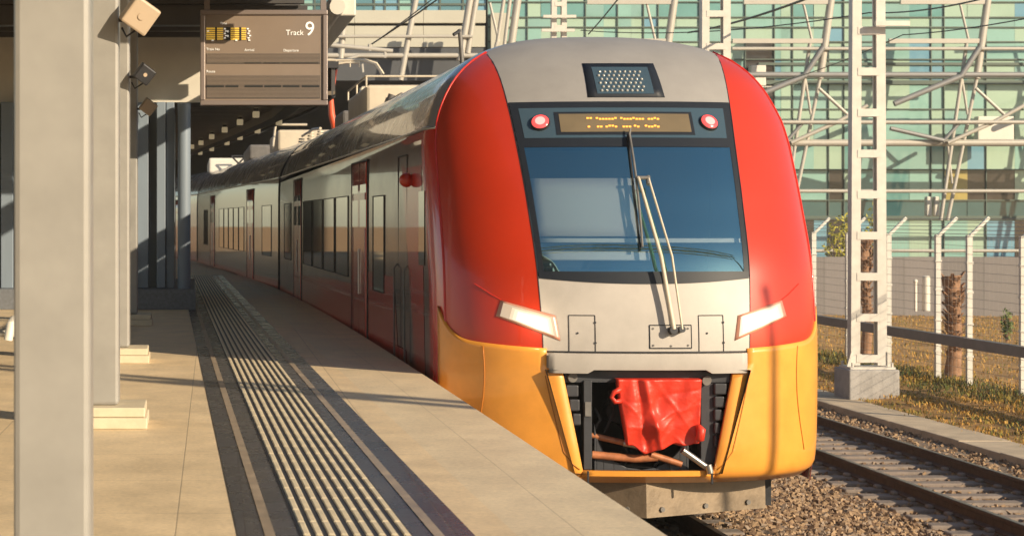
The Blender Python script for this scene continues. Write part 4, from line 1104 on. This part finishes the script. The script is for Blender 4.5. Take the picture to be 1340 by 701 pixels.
# roof gear of the cab car
an = bpy.data.objects.new('antenna', None); COL.objects.link(an); an.parent = car; an.location = Vector((CX-1.12,20.5,2.9))-car.location
b = MB(); b.tube([(CX-1.10,20.5,2.86),(CX-1.13,20.5,3.28)], .022, 8); b.build('rod', M['frame'], an, smooth=60)
b = MB(); b.tube([(CX-1.12,20.5,3.27),(CX-1.2,20.45,3.22)], .018, 6); b.build('tip', M['dark'], an)
def rc(Y): return CX+xoff(Y)
b = MB(); b.bx(rc(32)-.95, rc(32)+.7, 31, 34.6, 2.95, 3.42); b.build('roof_unit', M['acbeige'], car, bevel=.05)
b = MB(); b.bx(rc(36)-.9, rc(36)+.7, 35.6, 37.5, 2.95, 3.28); b.build('roof_unit', M['frame'], car, bevel=.05)
b = MB()
for a, c in (((-.95,31),(-.95,34.6)),((.7,31),(.7,34.6)),((-.95,31),(.7,31))):
    b.tube([(rc(32)+a[0],a[1],3.55),(rc(32)+c[0],c[1],3.55)], .018, 6)
for x, y in ((-.95,31),(.7,31),(-.95,34.6),(.7,34.6),(-.95,32.8)): b.tube([(rc(32)+x,y,3.38),(rc(32)+x,y,3.55)], .016, 6)
b.each('roof_rail', M['acbeige'], car, smooth=60)
b = MB(); b.tube([(rc(38)-.3,38.2,3.05),(rc(38)-.3,38.2,3.84)], .045, 8); b.tube([(rc(38)-.3,38.2,3.84),(rc(38)-.12,38.2,3.86)], .03, 6); b.tube([(rc(38)-.22,38.2,3.84),(rc(38)+.1,37.4,3.25)], .02, 6); b.build('insulator_post', M['acbeige'], car, smooth=60)
b = MB()
for k in range(7): b.tube([(rc(33)-.75+.05*k, 29.3+.9*k, 3.02),(rc(33)-.7+.05*k,29.3+.9*k,3.16)], .06, 8)
b.tube([(rc(30)-.7,28.6,3.12),(rc(36)-.5,35.5,3.14)], .035, 6); b.build('roof_conduit', M['frame'], car, smooth=60)

# trailing cars
def trailing(name_label, ya, yb, xa, slope, doors, windows, side, redbits, loc):
    t = thing('passenger_car', loc, name_label, 'train car', CG)
    xo = lambda Y: (xa+1.70-CX)-slope*(Y-ya)
    for s in (-1,1):
        b = MB(); b.grid([[Vector((CX+s*wf(z)+xo(Y),Y,z)) for Y in frange(ya,yb,5)] for z in ZR[:10]], flip=(s < 0)); b.build('body_side', side, t, smooth=180)
        b = MB(); b.grid([[Vector((CX+s*wf(z)+xo(Y),Y,z)) for Y in frange(ya,yb,5)] for z in ZR[9:]], flip=(s < 0)); b.build('roof', M['roofgrey'], t, smooth=180)
        b = MB(); b.tube([Vector((CX+s*(wf(2.2)+.01)+xo(Y),Y,2.2)) for Y in frange(ya,yb,3)], .018, 6); b.build('roof_gutter', M['steel'], t, smooth=60)
    for Y in (ya, yb):
        b = MB(); b.grid([[Vector((CX+s*wf(z)*.998+xo(Y),Y,z)) for s in (-1,1)] for z in ZR[:-1]], flip=False); b.build('end_wall', M['dark'], t)
    b = MB(); x_ = CX+xo(ya); b.bx(x_-1.1,x_+1.1,ya-.42,ya,-.7,2.4); b.build('gangway_bellows', M['blackrub'], t)
    b = MB(); x_ = CX+xo((ya+yb)/2)
    b.add([Vector((CX+xo(Y)+dx,Y,z)) for Y in (ya+.6,yb-.6) for dx, z in ((-1.4,-1.3),(1.4,-1.3),(1.4,-.96),(-1.4,-.96))], [(0,1,2,3),(7,6,5,4),(0,4,5,1),(3,2,6,7),(0,3,7,4),(1,5,6,2)]); b.build('underframe', M['dark'], t)
    c_ = CarSide(xo)
    c_.rect(ya+.02, yb-.02, -.94, .12, .003).build('red_band', M['redside'], t, smooth=180)
    for q in redbits: c_.rect(q[0], q[1], .12, 2.18, .0025).build('red_panel', M['redside'], t, smooth=180)
    for q in doors: door(c_, q[0], q[1], t, M['redside'])
    for q in windows: window(c_, q[0], q[1], .60, 1.66, t)
    return t, xo
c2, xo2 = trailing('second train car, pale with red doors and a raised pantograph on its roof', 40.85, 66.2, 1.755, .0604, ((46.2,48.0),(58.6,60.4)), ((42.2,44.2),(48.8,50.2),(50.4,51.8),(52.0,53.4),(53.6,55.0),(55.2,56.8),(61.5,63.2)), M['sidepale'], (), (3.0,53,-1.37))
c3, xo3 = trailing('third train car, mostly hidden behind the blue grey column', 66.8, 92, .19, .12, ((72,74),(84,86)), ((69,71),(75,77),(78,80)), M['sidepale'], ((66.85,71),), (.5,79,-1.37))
f2 = lambda Y: CX+xo2(Y)
# roof gear on the second car, pantograph
b = MB(); b.bx(f2(49)-.9,f2(49)+.8,48.2,53,3.0,3.5); b.build('roof_unit', M['acbeige'], c2, bevel=.06)
b = MB(); b.bx(f2(57)-.9,f2(57)+.8,55,61,3.0,3.4); b.build('roof_unit', M['frame'], c2, bevel=.06)
b = MB(); b.tube([(f2(49)-.95,48.2,3.62),(f2(53)-.95,53,3.62)], .03, 6); b.tube([(f2(49)-.95,48.2,3.62),(f2(49)-.2,48.2,3.62)], .03, 6); b.tube([(f2(49)-.95,48.2,3.62),(f2(49)-1.05,47.4,3.05)], .03, 6); b.each('roof_rail', M['acbeige'], c2, smooth=60)
b = MB()
for (dx, Y, h) in ((-.7,42,.22),(-.3,42.4,.3),(-.75,43.2,.25),(-.2,43.6,.28),(-.6,46.3,.24),(-.15,46.6,.3),(.4,44,.3)):
    for k in range(4): b.tube([(f2(Y)+dx,Y,3.0+h*k/4),(f2(Y)+dx,Y,3.0+h*(k+.6)/4)], .10-.012*k, 10)
b.tube([(f2(42)-.7,42,3.25),(f2(43.5)-.7,43.2,3.28),(f2(46)-.6,46.3,3.27)], .03, 6); b.tube([(f2(42)-.3,42.4,3.32),(f2(43.5)-.2,43.6,3.3),(f2(46)-.15,46.6,3.32)], .03, 6)
b.each('insulator', M['acbeige'], c2, smooth=60)
pg = bpy.data.objects.new('pantograph', None); COL.objects.link(pg); pg.parent = c2; pg.location = P(436,165,45)-c2.location
def PP(px, py, dy=0): return P(px, py, 45+dy)
b = MB(); b.tube([PP(440,172), PP(434,150), PP(433,130)], [.085,.075,.06], 10); b.build('lower_arm', M['potorange'], pg, smooth=60)
b = MB(); b.tube([PP(433,132), PP(437,110,.3), PP(440,92,.5)], [.045,.035,.03], 8); b.tube([PP(433,132), PP(430,112,.3), PP(428,92,.5)], .016, 6); b.build('upper_arm', M['potorange'], pg, smooth=60)
b = MB(); b.tube([PP(428,90),PP(440,84),PP(452,82),PP(470,82)], .03, 6); b.tube([PP(385,98),PP(396,84),PP(412,79),PP(475,79),PP(490,84),PP(497,93),PP(499,98)], .024, 8); b.tube([PP(388,98,.4),PP(400,83,.4),PP(414,78,.4),PP(478,78,.4),PP(493,83,.4),PP(502,97,.4)], .024, 8)
for px in (440,458,470): b.tube([PP(px,80),PP(px,88)], .02, 6)
b.build('collector_head', M['acbeige'], pg, smooth=60)
b = MB(); b.bx(CX+xo3(70)-.9,CX+xo3(70)+.9,68.5,76,2.95,3.45); b.build('roof_unit', M['white'], c3, bevel=.06)
b = MB(); x_ = CX+xo3(68)-.4
for a, c in (((0,3.0),(.5,3.5)),((.5,3.0),(0,3.5)),((.5,3.5),(.9,3.0)),((0,3.5),(.5,3.5))): b.tube([(x_+a[0],68,a[1]),(x_+c[0],68,c[1])], .03, 6)
b.build('folded_pantograph', M['dark'], c3)

# plough under the nose
b = MB()
zt_, zb_ = -.868, -1.165
def vface(xa, ya, xb, yb):
    v = [(xa,ya,zt_),(xb,yb,zt_),(xb,yb-.02,zb_),(xa,ya-.02,zb_)]
    b.add(v+[(p[0],p[1]+.03,p[2]) for p in v], [(0,3,2,1),(4,5,6,7),(0,1,5,4),(1,2,6,5),(2,3,7,6),(3,0,4,7)])
vface(CX+.0,17.13,CX+1.18,17.75); vface(CX-1.18,17.85,CX-.0,17.13)
b.build('track_plough', M['plough'], car)
b = MB()
for t in (.12,.48,.84):
    p = Vector((lerp(CX,CX+1.18,t), lerp(17.13,17.75,t)-.012, -1.10)); b.tube([p, p+Vector((.01,-.025,0))], .022, 8)
    p = Vector((lerp(CX,CX-1.18,t), lerp(17.13,17.85,t)-.012, -1.10)); b.tube([p, p+Vector((-.012,-.025,0))], .022, 8)
b.each('bolt', M['frame'], car)

# thin warm volume added to lift the shadows and soften contrast
b = MB(); b.bx(-60, 60, -30, 135, -3.7, 18)
hm = bpy.data.materials.new('shadow_lift_volume'); hm.use_nodes = True; hn = hm.node_tree; hn.nodes.remove(hn.nodes['Principled BSDF'])
pv = hn.nodes.new('ShaderNodeVolumePrincipled'); pv.inputs['Color'].default_value = (.95,.90,.82,1); pv.inputs['Density'].default_value = .0008; pv.inputs['Anisotropy'].default_value = .2
hn.links.new(pv.outputs[0], hn.nodes['Material Output'].inputs['Volume'])
tag(b.build('shadow_lift_volume', hm), kind='stuff')
